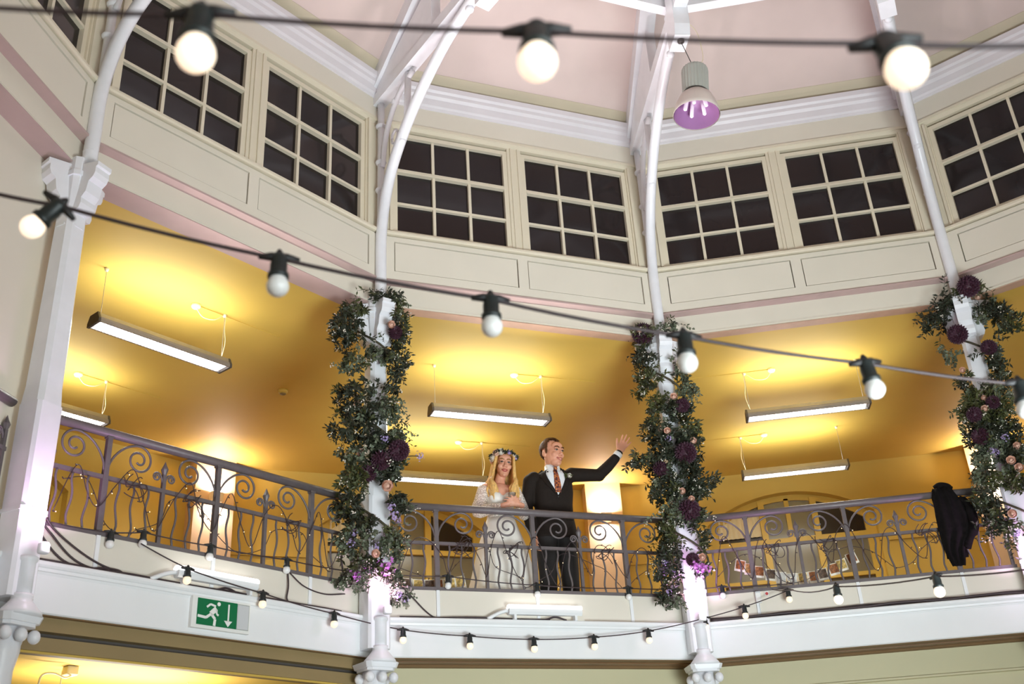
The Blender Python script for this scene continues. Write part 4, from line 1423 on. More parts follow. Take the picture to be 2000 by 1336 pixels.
def garland(v, data, seed, label):
    rnd = random.Random(seed)
    r = corner_root('flower_garland', v)
    tag(r, label, 'garland', 'flower garlands on the columns')
    leaves, fl = data
    masses = {'leaf_dark': MB(), 'leaf_sage': MB(), 'leaf_olive': MB(), 'blossom': MB()}
    stems = MB()
    for (mx, z, a, b) in leaves:
        ntw = max(8, int(a * b * 2900))
        kind0 = rnd.choices(['leaf_dark', 'leaf_sage', 'leaf_olive'], [0.56, 0.20, 0.24])[0]
        for t in range(ntw):
            while True:
                u, w = rnd.uniform(-1, 1), rnd.uniform(-1, 1)
                if u * u + w * w < 1:
                    break
            x0 = mx * 0.92 + u * a * 0.66
            zz = z + w * b * 0.72
            if abs(x0) < 0.12:
                y0 = rnd.uniform(-0.24, -0.11)
            else:
                y0 = rnd.uniform(-0.24, 0.06)
            p = Vector((x0, y0, zz))
            side = 1 if x0 + 0.05 > 0 else -1
            d = Vector((side * rnd.uniform(-0.2, 1.0) + u * 0.5, rnd.uniform(-0.9, 0.25), rnd.uniform(-1.0, 0.35))).normalized()
            L = rnd.uniform(0.05, 0.10) if rnd.random() < 0.93 else rnd.uniform(0.15, 0.22)
            kind = kind0 if rnd.random() < 0.7 else rnd.choice(['leaf_dark', 'leaf_sage', 'leaf_olive'])
            nl = rnd.randint(6, 9)
            pp = p.copy()
            pts = [pp.copy()]
            for q in range(nl):
                d = (d + Vector((0, 0, -0.13))).normalized()
                pp = pp + d * (L / nl)
                pts.append(pp.copy())
                perp = d.orthogonal().normalized()
                perp.rotate(Matrix.Rotation(rnd.uniform(0, 6.28), 3, d))
                ld = (d * 0.5 + perp).normalized()
                ln = 0.030 if kind == 'leaf_sage' else 0.048
                lw = 0.025 if kind == 'leaf_sage' else 0.019
                s = rnd.uniform(0.75, 1.3)
                masses[kind].leaf(pp, ld, Vector((rnd.uniform(-1, 1), -1, rnd.uniform(-.4, 1))), ln * s, lw * s)
                if q % 2:
                    masses[kind].leaf(pp, (d * 0.5 - perp).normalized(), Vector((rnd.uniform(-1, 1), -1, rnd.uniform(-.4, 1))), ln * s, lw * s)
            stems.tube(pts[::2] + [pts[-1]], 0.0018, 3)
            if rnd.random() < 0.16:
                for q in range(5):
                    c = pp + Vector((rnd.gauss(0, .014), rnd.gauss(0, .014), rnd.gauss(0, .014)))
                    masses['blossom'].ell(c, (0.006,) * 3, 5, 4)
    for k, mb in masses.items():
        tag(mb.build({'leaf_dark': 'dark_foliage', 'leaf_sage': 'sage_foliage', 'leaf_olive': 'olive_foliage', 'blossom': 'white_blossom'}[k], k, r), kind='stuff')
    # main vine spiralling round the column plus twigs
    vine = []
    for k in range(60):
        t = k / 59
        a = 2 * PI * 3.2 * t + 0.6
        vine.append((0.17 * math.cos(a), -0.02 + 0.17 * math.sin(a), 6.10 - 2.5 * t))
    MB().tube(vine, 0.010, 6).build('vine', 'stem', r, smooth=True)
    tag(stems.build('twigs', 'stem', r), kind='stuff')
    face = Euler_face = (PI / 2, 0, 0)
    for key, me, nm in (('d', DAH, 'dahlia'), ('r', ROS, 'rose'), ('l', LIL, 'lilac_bloom'), ('m', MAG, 'magenta_bloom')):
        for (mx, z, rad) in fl[key]:
            y = -0.24 - rnd.uniform(0, 0.05) if abs(mx) < 0.16 else rnd.uniform(-0.22, -0.12)
            if abs(mx) > 0.3:
                y = -0.12
            if abs(mx) > 0.2:
                sg = 1 if mx > 0 else -1
                MB().tube(catmull([(sg * 0.10, -0.08, z - 0.10), (mx * 0.6, y, z - 0.03), (mx, y, z)], 5), 0.004, 5).build('flower_stem', 'stem', r, smooth=True)
            o = inst(me, nm, r, (mx, y, z), (PI / 2 + rnd.uniform(-0.1, 0.5), rnd.uniform(-0.3, 0.3), rnd.uniform(-0.5, 0.2)), (rad * 1.05,) * 3)
            if key in 'lm':
                o.rotation_euler = (0, rnd.uniform(0, 6), 0)
                o.scale = (rad * 0.95,) * 3
    return r


garland(0, G_B, 21, 'garland of greenery, plum dahlias and lilac blooms on the column left of the bride')
garland(1, G_C, 22, 'garland of greenery and dark dahlias on the column right of the waving groom')
garland(2, G_D, 23, 'garland of greenery and peach roses on the rightmost column')

# ================================================================== COAT OVER THE RAIL
r = bay_root('coat', 2)
tag(r, 'black coat hung over the handrail of the right bay', 'coat')
rnd = random.Random(9)


def cloth_sheet(outline_l, outline_r, zs, y, thick, seed, folds=5, amp=0.018):
    mb = MB()
    rr = random.Random(seed)
    ph = rr.uniform(0, 6)
    N = 14
    nz = len(zs)
    vs, fs = [], []
    for side in (0, 1):
        for i in range(nz):
            for k in range(N + 1):
                t = k / N
                x = outline_l[i] + (outline_r[i] - outline_l[i]) * t
                f = amp * math.sin(t * folds * PI + ph + i * 0.25) + 0.006 * math.sin(i * 1.3 + k)
                edge = min(1, t * 6, (1 - t) * 6)
                yy = (y[i] if isinstance(y, (list, tuple)) else y) + f + (thick * edge if side else -thick * edge)
                vs.append((x, yy, zs[i]))
    W = N + 1
    off = nz * W
    for i in range(nz - 1):
        for k in range(N):
            a = i * W + k
            fs.append((a, a + 1, a + W + 1, a + W))
            fs.append((off + a, off + a + W, off + a + W + 1, off + a + 1))
    for i in range(nz - 1):
        for k in (0, N):
            a = i * W + k
            fs.append((a, a + W, off + a + W, off + a))
    for k in range(N):
        fs.append((k, off + k, off + k + 1, k + 1))
        a = (nz - 1) * W + k
        fs.append((a, a + 1, off + a + 1, off + a))
    mb.add(vs, fs)
    return mb


zs = [4.362, 4.35, 4.30, 4.22, 4.10, 4.00, 3.92, 3.85, 3.78, 3.70, 3.655]
cloth_sheet([0.80, 0.785, 0.775, 0.765, 0.755, 0.755, 0.755, 0.765, 0.765, 0.785, 0.80],
            [0.93, 0.945, 0.96, 1.0, 1.035, 1.04, 1.02, 0.96, 0.93, 0.92, 0.91], zs, [0.12, 0.085] + [0.072] * 9, 0.018, 2, 6, 0.012).build('front_panel', 'coat', r, smooth=True)
cloth_sheet([0.80, 0.79, 0.80, 0.80, 0.80, 0.80], [0.93, 0.945, 0.98, 1.0, 1.0, 0.98], [4.362, 4.34, 4.2, 4.0, 3.85, 3.75], [0.14, 0.195, 0.205, 0.205, 0.205, 0.205], 0.014, 3, 5, 0.01).build('back_panel', 'coat', r, smooth=True)
MB().tube(catmull([(0.99, 0.08, 4.235), (1.03, 0.06, 4.20), (1.055, 0.06, 4.08), (1.04, 0.06, 3.96), (0.99, 0.065, 3.88), (0.95, 0.07, 3.80)], 5), [0.030] * 8 + [0.045] * 10 + [0.035] * 8, 10).build('sleeve', 'coat', r, smooth=True)
MB().tube(catmull([(0.82, 0.12, 4.36), (0.86, 0.10, 4.378), (0.92, 0.11, 4.368), (0.95, 0.13, 4.35)], 5), 0.03, 8).build('collar', 'coat', r, smooth=True)

# ================================================================== PHOTO BUNTINGS
ph_m = MB().box(-0.045, 0.045, -0.001, 0.001, -0.055, 0.05).mesh('photo')
ph_m.materials.append(MATS['photo_white'])
pics = []
for k in ('photo_a', 'photo_b', 'photo_c', 'card_grey'):
    me = MB().box(-0.037, 0.037, -0.003, -0.0008, -0.035, 0.043).mesh('print')
    me.materials.append(MATS[k])
    pics.append(me)


def bunting(b, pts, n, label, kinds, o=0.24):
    r = bay_root('photo_bunting', b)
    tag(r, label, 'bunting', 'photo buntings behind the railings')
    pth = catmull([(s, o, z) for s, z in pts], 8)
    MB().tube(pth, 0.002, 5).build('string', 'cream_cable', r, smooth=True)
    L = [0]
    for a, c in zip(pth[:-1], pth[1:]):
        L.append(L[-1] + (c - a).length)
    for k in range(n):
        d = L[-1] * (k + 0.5) / n
        i = max(j for j in range(len(L)) if L[j] <= d)
        p = pth[i]
        t = (pth[min(i + 1, len(pth) - 1)] - pth[max(0, i - 1)]).normalized()
        h = inst(ph_m, 'photo', r, (p.x, p.y, p.z - 0.045), (0, -0.45 * math.atan2(t.z, t.x), 0))
        inst(pics[kinds[k % len(kinds)]], 'print', h)
    return r


bunting(2, [(-1.00, 3.95), (-0.93, 3.90), (-0.73, 3.82), (-0.61, 3.775), (-0.48, 3.755), (-0.30, 3.765), (-0.16, 3.81), (-0.02, 3.87), (0.05, 3.92)], 12, 'curved string of small photos behind the right bay railing', [0, 2, 0, 1, 3, 3, 2, 0, 1])
bunting(1, [(-1.28, 3.74), (-1.0, 3.715), (-0.85, 3.72), (-0.66, 3.745), (-0.60, 3.78)], 8, 'string of small photos behind the railing left of the bride', [2, 0, 1, 2, 1, 0, 2])

# ================================================================== PEOPLE
def remesh(mb, voxel, smooth=4, name='body'):
    me = mb.mesh('tmp')
    o = bpy.data.objects.new('tmp', me)
    col.objects.link(o)
    md = o.modifiers.new('r', 'REMESH')
    md.mode = 'VOXEL'
    md.voxel_size = voxel
    ms = o.modifiers.new('s', 'SMOOTH')
    ms.iterations = smooth
    ms.factor = 0.5
    dg = bpy.context.evaluated_depsgraph_get()
    ev = o.evaluated_get(dg)
    out = bpy.data.meshes.new_from_object(ev)
    out.name = name
    bpy.data.objects.remove(o)
    bpy.data.meshes.remove(me)
    out.polygons.foreach_set('use_smooth', [True] * len(out.polygons))
    return out


def link_mesh(me, name, m, parent):
    me.materials.clear()
    me.materials.append(MATS[m])
    o = bpy.data.objects.new(name, me)
    col.objects.link(o)
    o.parent = parent
    return o


def head_prims(mb, H, jaw=1.0, nose=1.0):
    """H: head matrix, origin mid-head, -y is the face, z up"""
    e = lambda c, r_: mb.ell(c, r_, 16, 12, H)
    e((0, 0.018, 0.035), (0.074, 0.094, 0.086))
    e((0, -0.012, -0.02), (0.066 * jaw, 0.082, 0.088))
    e((0, -0.040, -0.078), (0.046 * jaw, 0.044, 0.036))
    e((0, -0.068, -0.098), (0.022 * jaw, 0.020, 0.018))
    e((0, -0.058, 0.045), (0.054, 0.034, 0.038))
    for s in (-1, 1):
        e((s * 0.036, -0.064, -0.028), (0.024, 0.024, 0.024))
        e((s * 0.028, -0.083, 0.020), (0.024, 0.012, 0.009))
        e((s * 0.076, 0.014, -0.008), (0.010, 0.020, 0.031))
    mb.chain([(0, -0.088, 0.012), (0, -0.104, -0.014), (0, -0.112, -0.032)], [0.009 * nose, 0.011 * nose, 0.014 * nose], 8, H)
    for s in (-1, 1):
        e((s * 0.012, -0.100, -0.036), (0.009, 0.010, 0.008))
    e((0, -0.088, -0.064), (0.022, 0.012, 0.012))


def face_parts(root, H, lipmat, brow, smile):
    for s in (-1, 1):
        ey = MB().ell((s * 0.031, -0.086, 0.004), (0.0125, 0.006, 0.0052), 10, 7, H).build('eye', 'eye_white', root, smooth=True)
        MB().ell((s * 0.031, -0.0905, 0.004), (0.0070, 0.004, 0.0055), 10, 7, H).build('iris', 'eye_dark', ey, smooth=True)
        MB().tube([H @ Vector((s * x, y, z)) for x, y, z in ((0.015, -0.090, 0.007), (0.031, -0.0925, 0.0105), (0.046, -0.084, 0.006))], [0.002, 0.0034, 0.002], 6).build('upper_lid', 'eye_dark', root, smooth=True)
        MB().tube([H @ Vector((s * x, y, z)) for x, y, z in ((0.012, -0.099, 0.024), (0.030, -0.100, 0.031), (0.050, -0.084, 0.027))], [0.004, 0.005, 0.0025], 7).build('eyebrow', brow, root, smooth=True)
    w = 0.027 if smile else 0.022
    lift = 0.008 if smile else 0.002
    up = [(-w, -0.084, -0.062 + lift), (-w * 0.5, -0.097, -0.062), (0, -0.101, -0.061), (w * 0.5, -0.097, -0.062), (w, -0.084, -0.062 + lift)]
    lo = [(-w, -0.084, -0.064 + lift), (-w * 0.5, -0.095, -0.074), (0, -0.099, -0.077), (w * 0.5, -0.095, -0.074), (w, -0.084, -0.064 + lift)]
    MB().tube(catmull([H @ Vector(p) for p in up], 4), 0.0042, 6).build('upper_lip', lipmat, root, smooth=True)
    MB().tube(catmull([H @ Vector(p) for p in lo], 4), 0.0048, 6).build('lower_lip', lipmat, root, smooth=True)
    t = MB()
    a = [H @ Vector((x * 0.86, y + 0.002, z)) for x, y, z in up]
    b = [H @ Vector((x * 0.86, y + 0.002, z + 0.001)) for x, y, z in lo]
    t.add(a + b, [(i, i + 1, i + 6, i + 5) for i in range(4)])
    t.build('teeth' if smile else 'mouth_line', 'teeth' if smile else 'lip_red', root)


def hand_prims(mb, wrist, fwd, across, palm_n, tips_spread, curl, thumb_side, size=1.0, fr_=1.0):
    """palm and five separate fingers; fwd along the hand, across towards the little finger"""
    fwd, across, nrm = fwd.normalized(), across.normalized(), palm_n.normalized()
    k = size
    Mh = Matrix((across, fwd, nrm)).transposed().to_4x4()
    Mh.translation = wrist
    P = lambda x, y, z=0: Mh @ Vector((x * k, y * k, z * k))
    # palm
    mb.ell((0, 0.048 * k, 0), (0.036 * k, 0.052 * k, 0.014 * k), 14, 10, Mh)
    mb.ell((-0.020 * k, 0.035 * k, 0.004 * k), (0.020 * k, 0.034 * k, 0.016 * k), 12, 8, Mh)
    mb.chain([P(0, -0.03), P(0, 0.02)], [0.026 * k, 0.026 * k], 10)
    base = [(-0.028, 0.086), (-0.009, 0.094), (0.011, 0.090), (0.029, 0.080)]
    length = [0.072, 0.080, 0.074, 0.058]
    for i in range(4):
        x, y = base[i]
        a = tips_spread[i]
        p = P(x, y - 0.012)
        d = (fwd * math.cos(a) + across * math.sin(a))
        pts = [p]
        cur = p
        c = curl[i]
        for j, fr in enumerate((0.46, 0.30, 0.24)):
            ang = c * (j + 0.4)
            dd = (d * math.cos(ang) + nrm * math.sin(ang)).normalized()
            cur = cur + dd * (length[i] * k * fr * 1.12)
            pts.append(cur)
        mb.chain(pts, [0.0095 * k * fr_, 0.009 * k * fr_, 0.0085 * k * fr_, 0.0072 * k * fr_], 10)
    # thumb from the side of the palm
    t0 = P(-0.026, 0.022)
    td = (fwd * math.cos(thumb_side) - across * math.sin(thumb_side)).normalized()
    t1 = t0 + td * 0.036 * k + nrm * 0.006 * k
    t2 = t1 + (td * 0.9 + fwd * 0.25).normalized() * 0.030 * k
    t3 = t2 + (td * 0.8 + fwd * 0.4).normalized() * 0.024 * k
    mb.chain([t0, t1, t2, t3], [0.014 * k, 0.012 * k, 0.0105 * k, 0.0085 * k], 10)


def on_surface(bvh, pts, direction, off):
    """drop points on a garment surface along a direction"""
    out = []
    d = Vector(direction).normalized()
    for p in pts:
        hit = bvh.ray_cast(Vector(p) - d * 0.6, d, 1.4)
        q = hit[0] if hit[0] is not None else Vector(p)
        out.append(q - d * off)
    return out


def strip_mesh(bvh, left, right, off, thick, direction=(0, 1, 0), nx=6):
    """a panel between two polylines laid on a garment, with thickness"""
    n = len(left)
    front = []
    for a, b in zip(left, right):
        row = [Vector(a).lerp(Vector(b), k / nx) for k in range(nx + 1)]
        front.append(on_surface(bvh, row, direction, off))
    d = Vector(direction).normalized()
    vs = [p for row in front for p in row] + [p + d * thick for row in front for p in row]
    W = nx + 1
    o2 = n * W
    fs = []
    for i in range(n - 1):
        for k in range(nx):
            a = i * W + k
            fs.append((a, a + 1, a + W + 1, a + W))
            fs.append((o2 + a, o2 + a + W, o2 + a + W + 1, o2 + a + 1))
        for k in (0, nx):
            a = i * W + k
            fs.append((a, a + W, o2 + a + W, o2 + a))
    for k in range(nx):
        fs.append((k, o2 + k, o2 + k + 1, k + 1))
        a = (n - 1) * W + k
        fs.append((a, a + 1, o2 + a + 1, o2 + a))
    return MB().add(vs, fs)


def bvh_of(me):
    return BVHTree.FromPolygons([v.co for v in me.vertices], [tuple(p.vertices) for p in me.polygons])


# ------------------------------------------------------------------ groom
gr = empty('person', (0.345, A + 0.134 + 0.30, Z_FLOOR))
tag(gr, 'man in dark suit and patterned tie, smiling, waving one raised arm over the railing', 'person')
V = Vector
HG = Matrix.Translation((0.004, -0.050, 1.628)) @ Matrix.Rotation(0.34, 4, 'Z') @ Matrix.Rotation(0.06, 4, 'X') @ Matrix.Scale(1.17, 4)
body = MB()
head_prims(body, HG, 1.05)
body.chain([(0, 0.0, 1.40), (0.0, 0.005, 1.50), (0.004, 0.0, 1.58)], [0.066, 0.056, 0.054], 14)
# trunk and legs under the clothes, so the figure is one body
body.chain([(0, 0, 0.96), (0, 0, 1.10), (0, 0, 1.28), (0, 0, 1.38)], [0.085, 0.08, 0.085, 0.075], 14)
body.chain([(-0.15, 0, 1.39), (0.15, 0, 1.43)], [0.045, 0.045], 12)
for s in (-1, 1):
    body.chain([(s * 0.09, 0, 0.95), (s * 0.10, -0.01, 0.52), (s * 0.11, 0.01, 0.08)], [0.085, 0.055, 0.042], 12)
    body.chain([(s * 0.11, 0.0, 0.05), (s * 0.125, -0.14, 0.04)], [0.038, 0.035], 10)
# hanging right arm (image left) and raised left arm
RA = [(-0.205, 0.01, 1.385), (-0.248, 0.035, 1.12), (-0.235, -0.03, 0.88)]
LA = [(0.200, 0.0, 1.450), (0.475, -0.03, 1.455), (0.660, -0.10, 1.640)]
body.chain(RA, [0.045, 0.038, 0.028], 12)
body.chain(LA, [0.045, 0.038, 0.028], 12)
wl_, wd = V(LA[2]), (V((0.775, -0.13, 1.85)) - V(LA[2])).normalized()
acr = V((0.82, -0.10, -0.50))
acr = (acr - wd * acr.dot(wd)).normalized()
nrm_ = acr.cross(wd)
if nrm_.y > 0:
    nrm_ = -nrm_
hand_prims(body, wl_ + wd * 0.035, wd, acr, nrm_, [-0.16, -0.03, 0.12, 0.30], [0.10, 0.08, 0.10, 0.14], 0.62, 1.12)
hand_prims(body, V(RA[2]) + V((0, -0.01, -0.03)), V((0.03, -0.15, -1)), V((0, 1, -0.1)), V((1, 0, 0)), [-0.05, 0, 0.05, 0.1], [0.45, 0.5, 0.5, 0.5], 0.4, 1.05)
bme = remesh(body, 0.0056, 5, 'body')
link_mesh(bme, 'body', 'skin', gr)
face_parts(gr, HG, 'lip', 'hair_brown', True)
# hair: cap over the crown with receding temples
def hair_cap(H, c, rr, keep, mt, name, parent, thick=0.006):
    mb = MB()
    NU, NV = 44, 30
    vs, ok, fs = [], [], []
    for j in range(NV + 1):
        ph = PI * j / NV
        for k in range(NU):
            a = 2 * PI * k / NU
            d = V((math.sin(ph) * math.cos(a), math.sin(ph) * math.sin(a), math.cos(ph)))
            p = V((c[0] + rr[0] * d.x, c[1] + rr[1] * d.y, c[2] + rr[2] * d.z))
            p += d * (0.0025 * math.sin(a * 21 + ph * 3) + 0.002 * math.sin(ph * 33 + a * 2))
            vs.append(p)
            ok.append(keep(p))
    n0 = len(vs)
    inner = [V((c[0] + (p.x - c[0]) * 0.9, c[1] + (p.y - c[1]) * 0.9, c[2] + (p.z - c[2]) * 0.9)) for p in vs]
    used = set()
    for j in range(NV):
        for k in range(NU):
            q = (j * NU + k, (j + 1) * NU + k, (j + 1) * NU + (k + 1) % NU, j * NU + (k + 1) % NU)
            if all(ok[i] for i in q):
                fs.append(q)
                fs.append(tuple(i + n0 for i in reversed(q)))
    mb.add([H @ p for p in vs] + [H @ p for p in inner], fs)
    return mb.build(name, mt, parent, smooth=True)


def keep_g(p):
    front = p.y
    if front < -0.03:
        side = abs(p.x)
        lim = 0.088 - 0.030 * max(0, 1 - side / 0.035) * 0.4 + (0.012 if 0.03 < side < 0.06 else 0)
        return p.z > lim
    if front < 0.0:
        return p.z > (0.02 if abs(p.x) > 0.06 else 0.03)
    if front < 0.035:
        return p.z > 0.026
    return p.z > -0.075


hair_cap(HG, (0, 0.018, 0.040), (0.083, 0.104, 0.094), keep_g, 'hair_brown', 'hair', gr)
for s in (-1, 1):
    MB().ell((s * 0.074, -0.012, 0.012), (0.006, 0.013, 0.028), 8, 7, HG).build('sideburn', 'hair_brown', gr, smooth=True)

# jacket
jk = MB()
secs = [(0.82, 0.200, 0.124), (0.92, 0.196, 0.124), (1.04, 0.178, 0.114), (1.14, 0.180, 0.118), (1.26, 0.194, 0.128), (1.36, 0.192, 0.118), (1.44, 0.145, 0.092), (1.48, 0.090, 0.074)]
vs, fs = [], []
NS = 28
for z, a, b in secs:
    for k in range(NS):
        t = 2 * PI * k / NS
        c_, s_ = math.cos(t), math.sin(t)
        e = 0.82
        vs.append((a * math.copysign(abs(c_) ** e, c_), b * math.copysign(abs(s_) ** e, s_), z + 0.022 * c_ * (z > 1.3)))
for j in range(len(secs) - 1):
    for k in range(NS):
        fs.append((j * NS + k, j * NS + (k + 1) % NS, (j + 1) * NS + (k + 1) % NS, (j + 1) * NS + k))
fs.append(tuple(range(NS - 1, -1, -1)))
fs.append(tuple((len(secs) - 1) * NS + k for k in range(NS)))
jk.add(vs, fs)
jk.chain([(-0.178, 0.0, 1.385), (-0.212, 0.01, 1.36), (-0.252, 0.035, 1.12), (-0.240, -0.025, 0.895)], [0.068, 0.068, 0.058, 0.048], 14)
jk.chain([(0.150, 0.0, 1.415), (0.205, 0.0, 1.45), (0.33, -0.015, 1.452), (0.475, -0.03, 1.455), (0.56, -0.065, 1.535), (0.632, -0.092, 1.612)], [0.074, 0.070, 0.064, 0.062, 0.054, 0.046], 14)
jme = remesh(jk, 0.0085, 9, 'jacket')
link_mesh(jme, 'jacket', 'suit', gr)
bv = bvh_of(jme)
# shirt front in the V, lapels, tie, collar, buttons
zz = [1.455, 1.41, 1.36, 1.30, 1.25, 1.205]
ww = [0.070, 0.092, 0.084, 0.058, 0.030, 0.004]
strip_mesh(bv, [(-w, 0, z) for w, z in zip(ww, zz)], [(w, 0, z) for w, z in zip(ww, zz)], 0.004, 0.010).build('shirt_front', 'shirt', gr, smooth=True)
for s in (-1, 1):
    inn = [(s * w, 0, z) for w, z in zip([0.074, 0.094, 0.086, 0.060, 0.031, 0.004], zz)]
    out_ = [(s * w, 0, z) for w, z in zip([0.095, 0.135, 0.146, 0.110, 0.064, 0.018], [1.475, 1.44, 1.38, 1.30, 1.25, 1.20])]
    strip_mesh(bv, inn, out_, 0.010, 0.012).build('lapel', 'suit', gr, smooth=True)
    MB().add([(s * 0.006, -0.100, 1.470), (s * 0.062, -0.055, 1.515), (s * 0.066, -0.02, 1.505), (s * 0.060, -0.085, 1.448), (s * 0.040, -0.112, 1.420),
              (s * 0.006, -0.090, 1.470), (s * 0.055, -0.045, 1.515), (s * 0.058, -0.015, 1.50), (s * 0.052, -0.075, 1.448), (s * 0.036, -0.100, 1.420)],
             [(0, 1, 3, 4), (1, 2, 3), (5, 9, 8, 6), (6, 8, 7), (0, 5, 6, 1), (1, 6, 7, 2), (2, 7, 8, 3), (3, 8, 9, 4), (4, 9, 5, 0)]).build('shirt_collar', 'shirt', gr)
MB().lathe([(0.066, 1.43), (0.062, 1.515), (0.058, 1.515), (0.060, 1.43)], 18, (0, -0.012, 0), cap=False).build('collar_band', 'shirt', gr, smooth=True)
tz = [1.452, 1.40, 1.34, 1.28, 1.225]
tw = [0.016, 0.022, 0.028, 0.032, 0.026]
strip_mesh(bv, [(-w, 0, z) for w, z in zip(tw, tz)], [(w, 0, z) for w, z in zip(tw, tz)], 0.013, 0.010, nx=4).build('tie', 'tie', gr, smooth=True)
MB().ell((0, -0.108, 1.462), (0.020, 0.014, 0.018), 10, 7).build('tie_knot', 'tie', gr, smooth=True)
p = on_surface(bv, [(0.0, 0, 1.185)], (0, 1, 0), 0.004)[0]
MB().lathe([(0.0, 0.0), (0.010, 0.0), (0.011, 0.004), (0.0, 0.005)], 10, M=Matrix.Translation(p) @ Matrix.Rotation(PI / 2, 4, 'X')).build('button', 'shoe', gr, smooth=True)
for s in (-1, 1):
    a = [(s * 0.065, 0, 1.005), (s * 0.065, 0, 0.975)]
    b = [(s * 0.145, 0, 1.010), (s * 0.145, 0, 0.980)]
    strip_mesh(bv, a, b, 0.006, 0.008).build('pocket_flap', 'suit', gr, smooth=True)
# shirt cuff and watch strap on the raised wrist
w0 = V((0.632, -0.092, 1.612))
ax = (V(LA[2]) + wd * 0.04 - w0).normalized()
q = ax.to_track_quat('Z', 'Y').to_matrix().to_4x4()
MB().lathe([(0.042, -0.01), (0.043, 0.03), (0.039, 0.034), (0.036, 0.02), (0.036, -0.01)], 18, M=Matrix.Translation(w0 + ax * 0.03) @ q, cap=False).build('shirt_cuff', 'shirt', gr, smooth=True)
MB().lathe([(0.031, 0.0), (0.034, 0.003), (0.034, 0.013), (0.031, 0.016)], 18, M=Matrix.Translation(w0 + ax * 0.068) @ q, cap=False).build('wristband', 'shoe', gr, smooth=True)
# buttonhole flower
bp = on_surface(bv, [(0.118, 0, 1.395)], (0, 1, 0), 0.016)[0]
bt = MB()
rnd = random.Random(2)
for k in range(16):
    a = rnd.uniform(0, 6.28)
    bt.leaf(bp, V((math.cos(a) - 0.4, -0.35, math.sin(a) * 0.8 + 0.3)), V((0, -1, 0.3)), rnd.uniform(0.03, 0.06), 0.016)
tag(bt.build('buttonhole_leaves', 'leaf_olive', gr), kind='stuff')
o = inst(ROS.copy(), 'buttonhole_rose', gr, bp + V((0.012, -0.012, 0)), (PI / 2, 0, 0), (0.026,) * 3)
o.data.materials.clear()
o.data.materials.append(MATS['blossom'])

# trousers and shoes
tr = MB()
for s in (-1, 1):
    tr.chain([(s * 0.085, 0, 0.93), (s * 0.095, 0, 0.80), (s * 0.105, -0.012, 0.50), (s * 0.112, 0.01, 0.12), (s * 0.112, 0.0, 0.07)], [0.112, 0.102, 0.082, 0.070, 0.066], 16)
tr.ell((0, 0, 0.95), (0.165, 0.112, 0.10), 16, 10)
link_mesh(remesh(tr, 0.0095, 3, 'trousers'), 'trousers', 'trouser', gr)
for s in (-1, 1):
    MB().chain([(s * 0.115, 0.04, 0.045), (s * 0.122, -0.06, 0.045), (s * 0.132, -0.17, 0.038)], [0.044, 0.046, 0.037], 12).build('shoe', 'shoe', gr, smooth=True)

# ------------------------------------------------------------------ bride
br = empty('person', (-0.165, A + 0.134 + 0.33, Z_FLOOR))
tag(br, 'bride in long white lace-sleeved dress with blonde hair and flower crown, holding a glass', 'person')
HBm = Matrix.Translation((0.035, -0.050, 1.490)) @ Matrix.Rotation(-0.16, 4, 'Z') @ Matrix.Rotation(0.10, 4, 'Y') @ Matrix.Rotation(0.10, 4, 'X') @ Matrix.Scale(1.07, 4)
body = MB()
head_prims(body, HBm, 0.88, 0.8)
body.chain([(0, 0.0, 1.26), (0.01, 0.0, 1.36), (0.028, -0.02, 1.43)], [0.056, 0.048, 0.044], 14)
body.chain([(0, 0, 0.90), (0, 0, 1.02), (0, 0, 1.15), (0, 0, 1.24)], [0.12, 0.092, 0.105, 0.092], 14)
body.ell((0, -0.03, 1.24), (0.10, 0.065, 0.06), 14, 9)
body.chain([(-0.135, 0, 1.275), (0.135, 0, 1.275)], [0.046, 0.046], 12)
for s in (-1, 1):
    body.chain([(s * 0.08, 0, 0.88), (s * 0.085, -0.01, 0.48), (s * 0.085, 0.01, 0.08)], [0.080, 0.050, 0.036], 12)
    body.chain([(s * 0.085, 0.0, 0.045), (s * 0.10, -0.12, 0.03)], [0.032, 0.026], 10)
HC = V((0.045, -0.215, 1.095))
RB = [V((-0.150, 0.0, 1.268)), V((-0.222, -0.02, 1.045)), V((-0.035, -0.185, 1.060))]
LB = [V((0.150, 0.0, 1.268)), V((0.220, -0.03, 1.040)), V((0.125, -0.190, 1.070))]
body.chain(RB, [0.036, 0.030, 0.022], 12)
body.chain(LB, [0.036, 0.030, 0.022], 12)
fw = (HC - RB[2]).normalized()
hand_prims(body, RB[2] + fw * 0.02, V((0.95, -0.25, 0.25)), V((0.0, 0.35, -0.95)), V((0.25, 0.95, 0.1)), [-0.10, -0.02, 0.06, 0.15], [0.42, 0.46, 0.50, 0.55], 0.45, 0.95, 0.80)
hand_prims(body, LB[2] + V((-0.012, -0.006, 0.004)), V((-0.95, -0.30, 0.15)), V((0.0, 0.30, -0.95)), V((-0.25, 0.95, 0.1)), [-0.10, -0.02, 0.06, 0.15], [0.42, 0.46, 0.50, 0.55], 0.45, 0.95, 0.80)
link_mesh(remesh(body, 0.0050, 3, 'body'), 'body', 'skin_bride', br)
face_parts(br, HBm, 'lip_red', 'hair_root', False)
